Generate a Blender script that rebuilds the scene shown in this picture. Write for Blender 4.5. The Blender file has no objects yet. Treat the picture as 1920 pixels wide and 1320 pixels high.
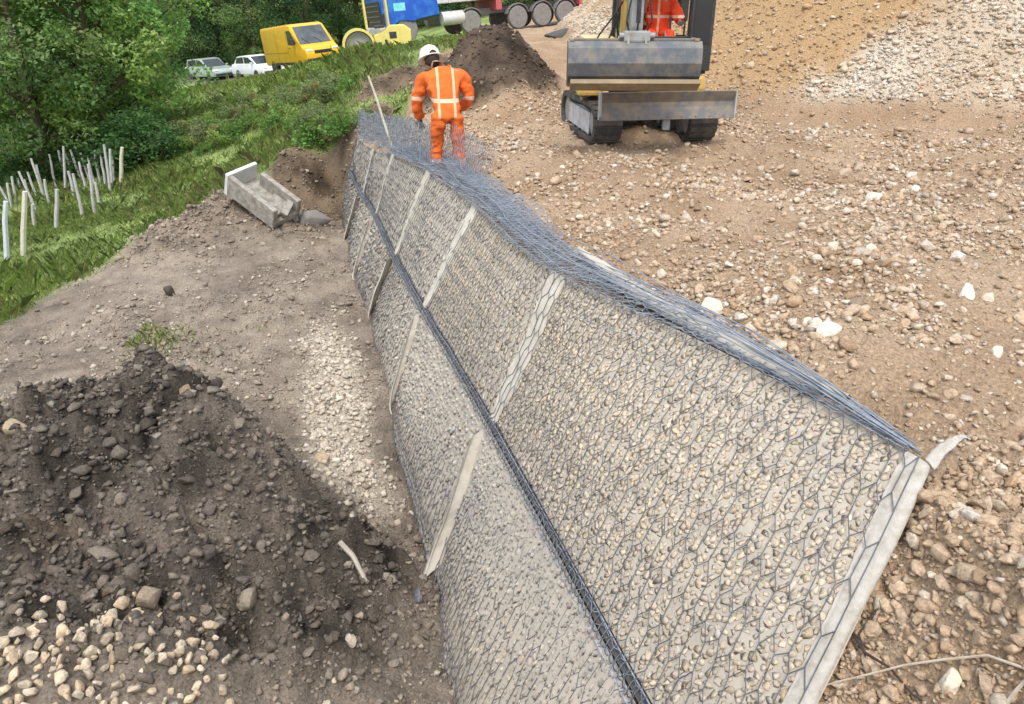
import bpy, bmesh, math, random
import numpy as np
from mathutils import Vector, Matrix, Euler

random.seed(7)
RNG = np.random.default_rng(7)
scene = bpy.context.scene

# ------------------------------------------------------------------ camera
W, HH, F = 1920., 1320., 1400.
PITCH = math.radians(25.0)
CAMZ = 1.75
cam_d = bpy.data.cameras.new('camera')
cam_d.sensor_width = 36.0
cam_d.lens = 36.0 * F / W
cam_d.clip_start = 0.05
cam_d.clip_end = 2000
cam = bpy.data.objects.new('camera', cam_d)
scene.collection.objects.link(cam)
cam.location = (0, 0, CAMZ)
cam.rotation_euler = (math.pi / 2 - PITCH, 0, 0)
scene.camera = cam

# ------------------------------------------------------------------ world, sun
SUN_EL, SUN_AZ = math.radians(58), math.radians(182)      # azimuth clockwise from +Y
world = bpy.data.worlds.new('World')
scene.world = world
world.use_nodes = True
wn = world.node_tree
wn.nodes.clear()
w_out = wn.nodes.new('ShaderNodeOutputWorld')
w_bg = wn.nodes.new('ShaderNodeBackground')
w_sky = wn.nodes.new('ShaderNodeTexSky')
w_sky.sky_type = 'NISHITA'
w_sky.sun_disc = False
w_sky.sun_elevation = SUN_EL
w_sky.sun_rotation = SUN_AZ
w_sky.dust_density = 3.0
w_mix = wn.nodes.new('ShaderNodeMix'); w_mix.data_type = 'RGBA'
w_mix.inputs[0].default_value = 0.55
w_mix.inputs[7].default_value = (7.5, 7.7, 8.0, 1)
wn.links.new(w_sky.outputs[0], w_mix.inputs[6])
wn.links.new(w_mix.outputs[2], w_bg.inputs[0])
w_bg.inputs[1].default_value = 0.15
wn.links.new(w_bg.outputs[0], w_out.inputs[0])

sun_d = bpy.data.lights.new('sun', 'SUN')
sun_d.energy = 1.7
sun_d.angle = math.radians(22)
sun_d.color = (1.0, 0.95, 0.87)
sun = bpy.data.objects.new('sun', sun_d)
scene.collection.objects.link(sun)
sdir = Vector((math.sin(SUN_AZ) * math.cos(SUN_EL), math.cos(SUN_AZ) * math.cos(SUN_EL), math.sin(SUN_EL)))
sun.rotation_euler = sdir.to_track_quat('Z', 'Y').to_euler()

scene.view_settings.view_transform = 'Standard'
scene.view_settings.look = 'None'
scene.view_settings.gamma = 1
scene.view_settings.exposure = 0.65

# ------------------------------------------------------------------ helpers: pixels and noise
CP, SP = math.cos(PITCH), math.sin(PITCH)
def ray(px, py):
    u = (px - 960) / F; v = (py - 660) / F
    return np.array([u, CP - v * SP, -SP - v * CP])
def atz(px, py, z):
    d = ray(px, py); t = (z - CAMZ) / d[2]
    return np.array([d[0] * t, d[1] * t, z])
def aty(px, py, y):
    d = ray(px, py); t = y / d[1]
    return np.array([d[0] * t, y, CAMZ + d[2] * t])
def project(x, y, z):
    q = z - CAMZ
    D = y * CP - q * SP
    D = np.where(D < 0.05, 0.05, D)
    return 960 + F * x / D, 660 + F * (-y * SP - q * CP) / D, D

def _hash(ix, iy, seed):
    n = (ix.astype(np.int64) * 374761393 + iy.astype(np.int64) * 668265263 + seed * 1442695041) & 0x7fffffff
    n = ((n ^ (n >> 13)) * 1274126177) & 0x7fffffff
    n = n ^ (n >> 16)
    return (n & 0xffff) / 65535.0
def vnoise(x, y, seed=0):
    x = np.asarray(x, float); y = np.asarray(y, float)
    ix = np.floor(x); iy = np.floor(y)
    fx = x - ix; fy = y - iy
    fx = fx * fx * (3 - 2 * fx); fy = fy * fy * (3 - 2 * fy)
    a = _hash(ix, iy, seed); b = _hash(ix + 1, iy, seed)
    c = _hash(ix, iy + 1, seed); d = _hash(ix + 1, iy + 1, seed)
    return (a * (1 - fx) + b * fx) * (1 - fy) + (c * (1 - fx) + d * fx) * fy - 0.5
def fbm(x, y, seed=0, octv=4, gain=0.5):
    s = 0; a = 1.0
    for k in range(octv):
        s = s + a * vnoise(x * 2 ** k + 13.7 * k, y * 2 ** k - 7.1 * k, seed + k)
        a *= gain
    return s
def sstep(a, b, x):
    t = np.clip((np.asarray(x, float) - a) / (b - a), 0, 1)
    return t * t * (3 - 2 * t)

# ------------------------------------------------------------------ helpers: objects
COL = scene.collection
def link(o, parent=None):
    COL.objects.link(o)
    if parent is not None:
        o.parent = parent
    return o
def tag(o, label, cat, group=None, kind=None):
    o['label'] = label
    o['category'] = cat
    if group: o['group'] = group
    if kind: o['kind'] = kind
    return o
def empty(name, loc=(0, 0, 0), rot=(0, 0, 0)):
    o = bpy.data.objects.new(name, None)
    o.empty_display_size = 0.2
    link(o)
    o.location = loc
    o.rotation_euler = rot
    return o
def np_mesh(name, V, Fc, col=None, smooth=False):
    V = np.asarray(V, np.float32); Fc = np.asarray(Fc, np.int32)
    me = bpy.data.meshes.new(name)
    k = Fc.shape[1]
    me.vertices.add(len(V)); me.vertices.foreach_set('co', V.ravel())
    me.loops.add(Fc.size); me.loops.foreach_set('vertex_index', Fc.ravel())
    me.polygons.add(len(Fc)); me.polygons.foreach_set('loop_start', np.arange(0, Fc.size, k, dtype=np.int32))
    if smooth:
        me.polygons.foreach_set('use_smooth', np.ones(len(Fc), bool))
    if col is not None:
        at = me.attributes.new('Col', 'FLOAT_COLOR', 'POINT')
        c = np.ones((len(V), 4), np.float32); c[:, :3] = col
        at.data.foreach_set('color', c.ravel())
    me.update(calc_edges=True)
    return me
def np_obj(name, V, Fc, mat, parent=None, col=None, smooth=False):
    me = np_mesh(name, V, Fc, col, smooth)
    me.materials.append(mat)
    return link(bpy.data.objects.new(name, me), parent)

class BM:
    """collects shapes and builds ONE mesh object"""
    def __init__(s): s.bm = bmesh.new()
    def box(s, c, size, rot=None, bevel=0.0, taper=None):
        r = bmesh.ops.create_cube(s.bm, size=1.0)
        vs = r['verts']
        for v in vs:
            f = 1.0
            if taper and v.co.z > 0: v.co.x *= taper[0]; v.co.y *= taper[1]
            v.co = Vector((v.co.x * size[0], v.co.y * size[1], v.co.z * size[2]))
        if bevel:
            es = list({e for v in vs for e in v.link_edges})
            rb = bmesh.ops.bevel(s.bm, geom=es, offset=bevel, segments=2, affect='EDGES', profile=0.6)
            vs = list({v for f in rb['faces'] for v in f.verts} | {v for v in vs if v.is_valid})
        M = Matrix.Translation(c)
        if rot: M = M @ Euler(rot).to_matrix().to_4x4()
        bmesh.ops.transform(s.bm, matrix=M, verts=vs)
        return s
    def cyl(s, p0, p1, r, seg=12, r2=None):
        p0 = Vector(p0); p1 = Vector(p1); d = p1 - p0
        q = d.to_track_quat('Z', 'Y').to_matrix().to_4x4()
        bmesh.ops.create_cone(s.bm, cap_ends=True, segments=seg, radius1=r, radius2=r if r2 is None else r2, depth=d.length,
                              matrix=Matrix.Translation((p0 + p1) / 2) @ q)
        return s
    def tube(s, pts, r, seg=6):
        pts = [Vector(p) for p in pts]
        rs = r if hasattr(r, '__len__') else [r] * len(pts)
        rings = []
        for i, p in enumerate(pts):
            t = (pts[min(i + 1, len(pts) - 1)] - pts[max(i - 1, 0)]).normalized()
            a = t.orthogonal().normalized() if i == 0 else (prev - t * prev.dot(t)).normalized()
            prev = a
            b = t.cross(a)
            rings.append([s.bm.verts.new(p + (a * math.cos(2 * math.pi * k / seg) + b * math.sin(2 * math.pi * k / seg)) * rs[i]) for k in range(seg)])
        for i in range(len(rings) - 1):
            for k in range(seg):
                s.bm.faces.new((rings[i][k], rings[i][(k + 1) % seg], rings[i + 1][(k + 1) % seg], rings[i + 1][k]))
        s.bm.faces.new(rings[0][::-1]); s.bm.faces.new(rings[-1])
        return s
    def prism(s, poly, y0, y1, axis='y', bevel=0.0, mat=None):
        """poly: list of (a,b) extruded along axis from y0 to y1"""
        def P(a, b, c): return {'y': (a, c, b), 'x': (c, a, b), 'z': (a, b, c)}[axis]
        v0 = [s.bm.verts.new(P(a, b, y0)) for a, b in poly]
        v1 = [s.bm.verts.new(P(a, b, y1)) for a, b in poly]
        n = len(poly)
        fs = [s.bm.faces.new(v0), s.bm.faces.new(v1[::-1])]
        for i in range(n):
            fs.append(s.bm.faces.new((v0[i], v1[i], v1[(i + 1) % n], v0[(i + 1) % n])))
        if bevel:
            es = list({e for f in fs for e in f.edges})
            rb = bmesh.ops.bevel(s.bm, geom=es, offset=bevel, segments=2, affect='EDGES', profile=0.6)
        return s
    def lathe(s, prof, c=(0, 0, 0), axis='y', seg=24):
        """prof: (radius, offset along axis)"""
        rings = []
        for r, o in prof:
            ring = []
            for k in range(seg):
                a = 2 * math.pi * k / seg
                p = (r * math.cos(a), r * math.sin(a))
                q = {'y': (p[0], o, p[1]), 'x': (o, p[0], p[1]), 'z': (p[0], p[1], o)}[axis]
                ring.append(s.bm.verts.new((c[0] + q[0], c[1] + q[1], c[2] + q[2])))
            rings.append(ring)
        for i in range(len(rings) - 1):
            for k in range(seg):
                s.bm.faces.new((rings[i][k], rings[i][(k + 1) % seg], rings[i + 1][(k + 1) % seg], rings[i + 1][k]))
        s.bm.faces.new(rings[0][::-1]); s.bm.faces.new(rings[-1])
        return s
    def quad(s, a, b, c, d):
        s.bm.faces.new([s.bm.verts.new(p) for p in (a, b, c, d)])
        return s
    def sphere(s, c, r, scale=(1, 1, 1), u=14, v=9):
        M = Matrix.Translation(c) @ Matrix.Diagonal((scale[0], scale[1], scale[2], 1))
        bmesh.ops.create_uvsphere(s.bm, u_segments=u, v_segments=v, radius=r, matrix=M)
        return s
    def build(s, name, mat, parent=None, smooth=False):
        bmesh.ops.recalc_face_normals(s.bm, faces=s.bm.faces)
        me = bpy.data.meshes.new(name)
        s.bm.to_mesh(me); s.bm.free()
        if smooth:
            for p in me.polygons: p.use_smooth = True
            try: me.set_sharp_from_angle(angle=math.radians(40))
            except Exception: pass
        me.materials.append(mat)
        return link(bpy.data.objects.new(name, me), parent)

def copy_tree(o, parent=None):
    c = o.copy(); COL.objects.link(c)
    if parent is not None: c.parent = parent
    for ch in [x for x in bpy.data.objects if x.parent == o]:
        copy_tree(ch, c)
    return c

# ------------------------------------------------------------------ materials
def new_mat(name):
    m = bpy.data.materials.new(name)
    m.use_nodes = True
    nt = m.node_tree
    b = nt.nodes['Principled BSDF']
    return m, nt, b
def node(nt, t, **kw):
    n = nt.nodes.new(t)
    for k, v in kw.items(): setattr(n, k, v)
    return n
def noise_node(nt, scale, detail=5, rough=0.6, coords=None):
    n = node(nt, 'ShaderNodeTexNoise')
    n.inputs['Scale'].default_value = scale
    n.inputs['Detail'].default_value = detail
    n.inputs['Roughness'].default_value = rough
    if coords is not None: nt.links.new(coords, n.inputs['Vector'])
    return n
def ramp(nt, fac, stops):
    r = node(nt, 'ShaderNodeValToRGB')
    els = r.color_ramp.elements
    while len(els) < len(stops): els.new(0.5)
    for e, (p, c) in zip(els, stops):
        e.position = p
        e.color = c if len(c) == 4 else (*c, 1)
    nt.links.new(fac, r.inputs[0])
    return r
def mixc(nt, a, b, fac, blend='MIX'):
    m = node(nt, 'ShaderNodeMix'); m.data_type = 'RGBA'; m.blend_type = blend
    for s, i in ((fac, 0), (a, 6), (b, 7)):
        if hasattr(s, 'is_output'): nt.links.new(s, m.inputs[i])
        elif isinstance(s, (int, float)): m.inputs[i].default_value = s
        else: m.inputs[i].default_value = (*s, 1)
    return m.outputs[2]
def bump(nt, b, height, strength, dist):
    n = node(nt, 'ShaderNodeBump')
    n.inputs['Strength'].default_value = strength
    n.inputs['Distance'].default_value = dist
    nt.links.new(height, n.inputs['Height'])
    nt.links.new(n.outputs[0], b.inputs['Normal'])

def vcol_mat(name, scale=60, var=(0.7, 1.3), rough=0.95, bstr=0.5, bdist=0.01, spec=0.2, speck=None):
    """colour from the per-vertex colour (what the stuff is made of) times fine grain"""
    m, nt, b = new_mat(name)
    at = node(nt, 'ShaderNodeAttribute', attribute_name='Col')
    geo = node(nt, 'ShaderNodeNewGeometry')
    n = noise_node(nt, scale, 6, 0.65, geo.outputs['Position'])
    r = ramp(nt, n.outputs[0], [(0.3, (var[0],) * 3), (0.7, (var[1],) * 3)])
    c = mixc(nt, at.outputs[0], r.outputs[0], 1.0, 'MULTIPLY')
    if speck:
        n2 = noise_node(nt, speck[0], 3, 0.5, geo.outputs['Position'])
        r2 = ramp(nt, n2.outputs[0], [(0.58, (0, 0, 0)), (0.66, (1, 1, 1))])
        c = mixc(nt, c, speck[1], mixc(nt, (0, 0, 0), r2.outputs[0], speck[2]))
    nt.links.new(c, b.inputs['Base Color'])
    b.inputs['Roughness'].default_value = rough
    b.inputs['Specular IOR Level'].default_value = spec
    if bstr: bump(nt, b, n.outputs[0], bstr, bdist)
    return m
def plain(name, col, rough=0.5, metal=0.0, dirt=None, scale=8, spec=0.5, bstr=0.0, dirtamt=(0.45, 0.7)):
    m, nt, b = new_mat(name)
    tc = node(nt, 'ShaderNodeTexCoord')
    n = noise_node(nt, scale, 6, 0.65, tc.outputs['Object'])
    if dirt is None: dirt = tuple(0.72 * c for c in col)
    r = ramp(nt, n.outputs[0], [(dirtamt[0], (0, 0, 0)), (dirtamt[1], (1, 1, 1))])
    nt.links.new(mixc(nt, col, dirt, r.outputs[0]), b.inputs['Base Color'])
    b.inputs['Roughness'].default_value = rough
    b.inputs['Metallic'].default_value = metal
    b.inputs['Specular IOR Level'].default_value = spec
    if bstr: bump(nt, b, n.outputs[0], bstr, 0.02)
    return m

M_ground = vcol_mat('ground_soil', 55, (0.55, 1.45), bstr=1.0, bdist=0.03)
M_rock = vcol_mat('rock', 60, (0.66, 1.26), bstr=0.9, bdist=0.012, spec=0.25)
M_wallstone = vcol_mat('wall_stone', 60, (0.70, 1.25), bstr=0.6, bdist=0.008)
M_leaf = vcol_mat('leaf', 3.0, (0.75, 1.25), rough=0.6, bstr=0, spec=0.3)
M_grass = vcol_mat('grass', 2.0, (0.8, 1.2), rough=0.7, bstr=0, spec=0.2)
for mm in (M_leaf, M_grass):
    nt = mm.node_tree; b = nt.nodes['Principled BSDF']
    src = b.inputs['Base Color'].links[0].from_socket
    tr = node(nt, 'ShaderNodeBsdfTranslucent'); nt.links.new(src, tr.inputs[0])
    mx = node(nt, 'ShaderNodeMixShader'); mx.inputs[0].default_value = 0.5
    nt.links.new(b.outputs[0], mx.inputs[1]); nt.links.new(tr.outputs[0], mx.inputs[2])
    nt.links.new(mx.outputs[0], nt.nodes['Material Output'].inputs[0])
M_bark = plain('bark', (0.11, 0.085, 0.06), 0.95, dirt=(0.05, 0.045, 0.03), scale=6, spec=0.1, bstr=0.5)
M_wire = plain('galvanised_wire', (0.32, 0.355, 0.405), 0.42, 0.35, dirt=(0.16, 0.20, 0.26), scale=10)
M_wire_dull = plain('weathered_wire', (0.15, 0.16, 0.18), 0.55, 0.25, dirt=(0.08, 0.08, 0.09), scale=10)
M_rod = plain('galvanised_rod', (0.50, 0.56, 0.63), 0.4, 0.3, dirt=(0.3, 0.34, 0.4), scale=10)
M_fabric = plain('geotextile', (0.52, 0.49, 0.425), 0.95, dirt=(0.40, 0.37, 0.315), scale=9, spec=0.1, bstr=0.4, dirtamt=(0.4, 0.75))
M_fabric_pale = plain('geotextile_pale', (0.70, 0.68, 0.64), 0.95, dirt=(0.52, 0.48, 0.42), scale=12, spec=0.1, bstr=0.5)
M_endfab = plain('end_geotextile', (0.47, 0.45, 0.41), 0.95, dirt=(0.35, 0.32, 0.27), scale=22, spec=0.1, bstr=0.5, dirtamt=(0.4, 0.68))
M_backing = plain('backing_fabric', (0.43, 0.39, 0.33), 0.95, dirt=(0.33, 0.305, 0.27), scale=5, spec=0.1, bstr=0.4)
M_darkback = plain('dark_recess_strip', (0.10, 0.10, 0.105), 0.95, scale=20, spec=0.1)

# ------------------------------------------------------------------ the wall's lines (top, step, foot)
V3 = lambda *a: np.array(a, float)
ST = [  # top, step, foot at each seam (metres)
    (V3(1.75, 2.64, 0.0),        V3(0.80, 1.62, -1.04),        V3(0.05, 1.00, -1.9)),
    (atz(1050, 515, 0.0),        atz(922, 790, -1.0),          atz(820, 1075, -1.9)),
    (atz(895, 385, 0.0),         atz(797, 578, -1.0),          atz(735, 770, -1.9)),
    (atz(808, 322, 0.0),         atz(742, 478, -1.0),          atz(695, 595, -1.9)),
    (atz(742, 290, -0.14),       atz(706, 402, -1.04),         atz(666, 522, -1.93)),
    (atz(702, 280, -0.30),       atz(682, 362, -1.05),         atz(650, 452, -1.93)),
    (atz(670, 258, -0.36),       atz(657, 318, -1.06),         atz(642, 388, -1.85)),
]
def st_arr(k): return np.array([s[k] for s in ST])
T_, Mi_, G_ = st_arr(0), st_arr(1), st_arr(2)
def spline(P, t):
    r = spline0(P, t)
    if P is T_:
        b = np.sin(np.pi * np.clip(t, 0, 1))[..., None]
        r = r + b * np.array((.07, .04, .01))
    return r
def spline0(P, t):
    """Catmull-Rom through the seams, t in station units (array)"""
    t = np.clip(np.asarray(t, float), 0, len(P) - 1 - 1e-6)
    i = np.floor(t).astype(int); f = (t - i)[..., None]
    def g(k): return P[np.clip(k, 0, len(P) - 1)]
    p0, p1, p2, p3 = g(i - 1), g(i), g(i + 1), g(i + 2)
    p0 = np.where((i == 0)[..., None], 2 * p1 - p2, p0)
    p3 = np.where((i == len(P) - 2)[..., None], 2 * p2 - p1, p3)
    return 0.5 * ((2 * p1) + (-p0 + p2) * f + (2 * p0 - 5 * p1 + 4 * p2 - p3) * f ** 2 + (-p0 + 3 * p1 - 3 * p2 + p3) * f ** 3)
tt = np.linspace(0, len(ST) - 1, 60)
Lt, Lm, Lb = spline(T_, tt), spline(Mi_, tt), spline(G_, tt)
def line_x(L, y, near, far):
    ys = np.concatenate([[p[1] for p in near], L[:, 1], [p[1] for p in far]])
    xs = np.concatenate([[p[0] for p in near], L[:, 0], [p[0] for p in far]])
    o = np.argsort(ys)
    return np.interp(y, ys[o], xs[o])
def line_z(L, y):
    o = np.argsort(L[:, 1]); return np.interp(y, L[o, 1], L[o, 2])

# ------------------------------------------------------------------ terrain height
def tps(pts):
    P = np.array(pts, float); n = len(P)
    d = np.linalg.norm(P[:, None, :2] - P[None, :, :2], axis=2)
    K = np.where(d > 0, d ** 2 * np.log(d + 1e-12), 0) + np.eye(n) * 0.02
    Q = np.hstack([np.ones((n, 1)), P[:, :2]])
    A = np.zeros((n + 3, n + 3)); A[:n, :n] = K; A[:n, n:] = Q; A[n:, :n] = Q.T
    w = np.linalg.solve(A, np.concatenate([P[:, 2], np.zeros(3)]))
    def f(x, y):
        x = np.asarray(x, float); y = np.asarray(y, float)
        s = w[n] + w[n + 1] * x + w[n + 2] * y
        for k in range(n):
            r2 = (x - P[k, 0]) ** 2 + (y - P[k, 1]) ** 2
            s = s + w[k] * 0.5 * r2 * np.log(r2 + 1e-12)
        return s
    return f
back = [(-2.4, 17, .72), (0, 17, .6), tuple(aty(800, 90, 17)), tuple(aty(740, 108, 18)), tuple(aty(650, 121, 22)),
        tuple(aty(560, 131, 30)), tuple(aty(480, 148, 38)), (-4.4, 40, .05), (1.5, 42, .7), (-11.5, 44.5, -1.55), (-21.7, 57, -3.1),
        (-17.5, 55, -2.85), (-7, 34, -.45), (-12, 58, -1.6), (0, 58, 1.2), (-30, 70, -3.5), (0, 75, 2), (20, 60, 3), (-40, 45, -5), (20, 90, 5), (-40, 90, -3)]
left = [tuple(g + V3(-.1, 0, 0)) for g in G_[1:]] + [(0.0, 2.0, -1.95), (-.28, 3.0, -1.93)]
left += [tuple(atz(*p)) for p in [
    (0, 1320, -.95), (200, 1200, -1.0), (430, 1320, -1.25), (640, 1320, -1.55), (780, 1200, -1.86),
    (385, 722, -.80), (250, 735, -.80), (60, 765, -.92), (545, 890, -1.15), (470, 800, -.95), (690, 1030, -1.68),
    (300, 950, -1.0), (100, 1000, -.98), (520, 1130, -1.38),
    (550, 600, -1.88), (400, 550, -1.86), (200, 580, -1.95), (320, 470, -1.95), (600, 480, -1.9),
    (450, 392, -1.55), (520, 425, -1.75), (380, 420, -1.85), (560, 415, -1.82),
    (0, 560, -2.3), (60, 480, -2.5), (150, 420, -2.65), (260, 430, -2.25), (220, 345, -2.55), (350, 370, -2.1),
    (400, 318, -1.95)]]
field_only = [tuple(atz(*p)) for p in [(500, 303, -1.4), (600, 278, -.62), (648, 252, -.42), (560, 294, -.95)]] + [(-2.6, 15.2, -.1)]
bench_only = [tuple(atz(*p)) for p in [(600, 395, -1.80), (560, 390, -1.72), (500, 360, -1.7), (640, 370, -1.85)]] + [(-3.2, 15.5, -1.8), (-4.2, 15.5, -1.75), (-2.6, 15, -1.8)]
left += [tuple(aty(*p)) for p in [(600, 200, 18), (600, 170, 22), (450, 230, 22), (350, 262, 22), (250, 275, 24), (100, 300, 24), (450, 190, 28), (350, 180, 34)]]
left += [(-3.2, 6.6, -1.78), (-2.2, 5.7, -1.84), (-1.75, 4.9, -1.84), (-1.3, 4.35, -1.86), (-4.6, 6.9, -1.78), (-1.55, 5.1, -1.86), (-6, 6.2, -1.8), (-20, 8, -3.4), (-15, 0, -3), (-8, 2, -1.9), (-3, 0, -1.0), (-18, 24, -3.2), (-30, 20, -4.5), (-22, 40, -3.2)]
right = [(2, 3, 0), (1.75, 2.64, -.04), (4, 3, .02), (8, 3, .1), (3, 6, 0.02), (6, 6, .1), (.6, 6, 0), (2, 9, 0), (4, 9, .02), (0, 9, -.03), (-.7, 8.9, -.36), (-1.3, 10.6, -.3),
         (-1.9, 12.4, -.36), (0, 12.5, 0), (2, 13, .08), (-2.5, 14.6, -.35), (-1.6, 14.5, -.1), (4, 0, 0), (1.9, 0, 0), (2, -8, 0), (12, 0, .2), (12, 10, .2), (6, 14, .1), (1, 30, .8)]
zB_f, zF_f, zR_f = tps([q for q in left if not (q[0] > -5.2 and q[1] > 15.0)] + bench_only), tps([q for q in left if not (q[0] > -4.6 and 11.0 < q[1] < 14.3)] + field_only + back), tps(right + back)
def zL_f(x, y):
    lip = np.interp(x, [-7, -5.2, -4.2, -3.2, -2.0], [12.9, 13.3, 13.75, 13.9, 14.0]) + .35 * fbm(np.asarray(x) * 1.4, np.asarray(y) * .5, 19, 3)
    w = sstep(0, .75, y - lip)
    w = np.where(np.asarray(x) < -7, sstep(12, 14, y), w)
    return zB_f(x, y) * (1 - w) + zF_f(x, y) * w
def bare_bank(x, y):
    b = np.exp(-(np.abs(x + 3.35) / 1.25) ** 4 - (np.abs(y - 14.45) / .95) ** 4)
    b2 = np.exp(-((x + 2.2) / 1.3) ** 2 - ((y - 15.9) / .9) ** 2) * .42
    return 1 - sstep(.28, .5, np.maximum(b, b2) + fbm(x * 1.5, y * 1.5, 14, 3) * .55)

TOE = np.array([(16.0, 9.2), (7.2, 10.6), (3.9, 12.0), (1.9, 13.7), (1.05, 16.5), (0.9, 24.0), (1.4, 36.0), (6.0, 52.0)])
def toe_dist(x, y):
    """signed distance inside the stony hillside (smooth minimum over the toe's lines)"""
    ds = []
    for a, b in zip(TOE[:-1], TOE[1:]):
        d = b - a; d = d / np.linalg.norm(d)
        ds.append((x - a[0]) * d[1] - (y - a[1]) * d[0])
    ds = np.array(ds); k = 0.9
    return -k * np.log(np.sum(np.exp(-ds / k), axis=0))

def wall_lines(y):
    xt = line_x(Lt, y, [(1.6, -6), (1.70, 1.0)], [(-2.9, 15.0), (-3.6, 20), (-5, 40), (-5, 400)])
    xm = line_x(Lm, y, [(0.75, -6), (0.78, 1.0)], [(-3.2, 15.0), (-3.8, 20), (-5.5, 40), (-5.5, 400)])
    xb = line_x(Lb, y, [(-.1, -6), (0.05, 0.9)], [(-3.8, 15.2), (-4.2, 20), (-6, 40), (-6, 400)])
    xm = np.minimum(xm, xt - .1); xb = np.minimum(xb, xm - .1)
    return xt, xm, xb

def zones(x, y):
    """weights of what the ground is made of"""
    x = np.asarray(x, float); y = np.asarray(y, float)
    xt, xm, xb = wall_lines(y)
    wob = fbm(x * .7, y * .7, 91, 4) * 1.2
    leftm = sstep(0.02, -.05, x - xb - .02)
    hill = sstep(-.15, .35, toe_dist(x, y) + wob * .25) * sstep(80, 60, y)
    # grass edge: bench side of the line is bare earth
    gx = np.interp(y, [4, 7.5, 9.3, 11, 13.2, 14.4, 15.4, 16.2, 60], [-8.6, -7.3, -6.6, -6.5, -5.7, -5.05, -3.3, -1.2, -1.2])
    grass = sstep(-.25, .35, gx - x + wob * .5) * sstep(3, 6, y)
    bankg = sstep(13.9, 14.9, y + wob * .4) * (x < -2.0)
    grass = np.maximum(grass, bankg)
    grass = grass * (1 - hill) * bare_bank(x, y)
    grass = np.where(y > 60, 1, grass)
    # bare patch on the bank between wall end and mound
    hx, hy = x + 2.0, y - 4.4
    heap = np.exp(-((x + 2.5) / 2.1) ** 2 - ((y - 4.0) / 1.55) ** 2) * 1.35
    heap = sstep(.42, .72, heap + wob * .28) * leftm
    gravel = np.exp(-((x - (xb - .55)) / .50) ** 2) * sstep(4.2, 5.4, y) * sstep(10.5, 6.8, y)
    gravel = sstep(.25, .8, gravel + wob * .55) * leftm * (1 - heap)
    mound = np.exp(-(np.abs(x + .42) / 1.02) ** 2.4 - (np.abs(y - 14.3) / 1.15) ** 2.2)
    moundm = sstep(.10, .3, mound + wob * .12)
    road = sstep(2.6, 1.6, np.abs(y - np.interp(x, [-40, -22, -11.5, -4.4, 1.5, 6], [70, 57, 45, 41, 43, 45])))
    road = road * (y > 30)
    return dict(left=leftm, hill=hill, grass=grass, heap=heap, gravel=gravel, mound=moundm, moundh=mound, road=road, wob=wob, bank=(1 - bare_bank(x, y)) * (1 - hill))

def zg(x, y, detail=True):
    x = np.asarray(x, float); y = np.asarray(y, float)
    zl = zL_f(x, y); zr = zR_f(x, y)
    z1 = zones(x, y)
    td = toe_dist(x, y)
    zr = zr + 0.95 * np.maximum(0, td + .25 * np.exp(-(td / .5) ** 2) - .05) * sstep(75, 45, y)
    zr = np.where(td > 9, np.minimum(zr, 7.5 + .05 * td), zr)
    zr = zr + .22 * np.exp(-((x - 4.2) / 1.3) ** 2 - ((y - 6.6) / .7) ** 2) + .12 * np.exp(-((x - 2.6) / 1.0) ** 2 - ((y - 4.6) / .5) ** 2)
    zr = zr + 1.32 * z1['moundh'] ** .9 * (td < .8)
    xt0 = wall_lines(y)[0]
    zr = zr - .13 * np.exp(-((x - xt0) / .28) ** 2) * sstep(2.4, 2.9, y) * sstep(14, 13, y)
    xt, xm, xb = wall_lines(y)
    zt, zm, zb = line_z(Lt, y), line_z(Lm, y), zl
    m1 = np.clip((x - xb) / (xm - xb), 0, 1); m2 = np.clip((x - xm) / (xt - xm), 0, 1)
    inw = ((x > xb) & (x < xt))
    wallspan = sstep(14.6, 13.4, y)
    face = np.where(x < xm, zl + (np.minimum(zm, zr - .1) - zl) * m1, zm + (zr - zm) * m2)
    setb = .11 * np.clip(np.minimum(x - xb, xt - x) / .15, 0, 1)
    mm = np.clip((x - xb) / (xt - xb), 0, 1); mm = mm * mm * (3 - 2 * mm)
    lin = zl * (1 - mm) + zr * mm
    face = (face - setb) * wallspan + lin * (1 - wallspan)
    z = np.where(x <= xb, zl, np.where(x >= xt, zr, face))
    # stand for the photographer, below the picture
    st = .15 - 1.7 * np.maximum(0, y - .75) - 1.2 * np.maximum(0, np.abs(x) - .9)
    z = np.maximum(z, st)
    if detail:
        near = sstep(60, 20, y)
        n1 = fbm(x * 1.1, y * 1.1, 3, 3) * .16
        n2 = fbm(x * 4.2, y * 4.2, 17, 4, .55) * .09 + z1['heap'] * (np.abs(fbm(x * 2.2, y * 2.2, 37, 4, .6)) * .30 - .04)
        n3 = np.abs(fbm(x * 13, y * 13, 29, 3, .6)) * .065
        amp = .75 + .75 * z1['heap'] + .5 * z1['mound'] - .3 * z1['grass'] + .1 * z1['hill']
        amp = amp * np.where(inw & (y > 2.7) & (y < 13.5), .15, 1) * (1 - .8 * z1['road'])
        z = z + near * (n1 * (.55 + .5 * (1 - z1['left']) * (1 - z1['grass'])) * np.where(inw & (y > 2.4), .2, 1) + n2 * amp + n3 * amp)
    far = np.maximum(0, y - 66)
    z = z + far * .25 * sstep(66, 110, y)
    return z

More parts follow.
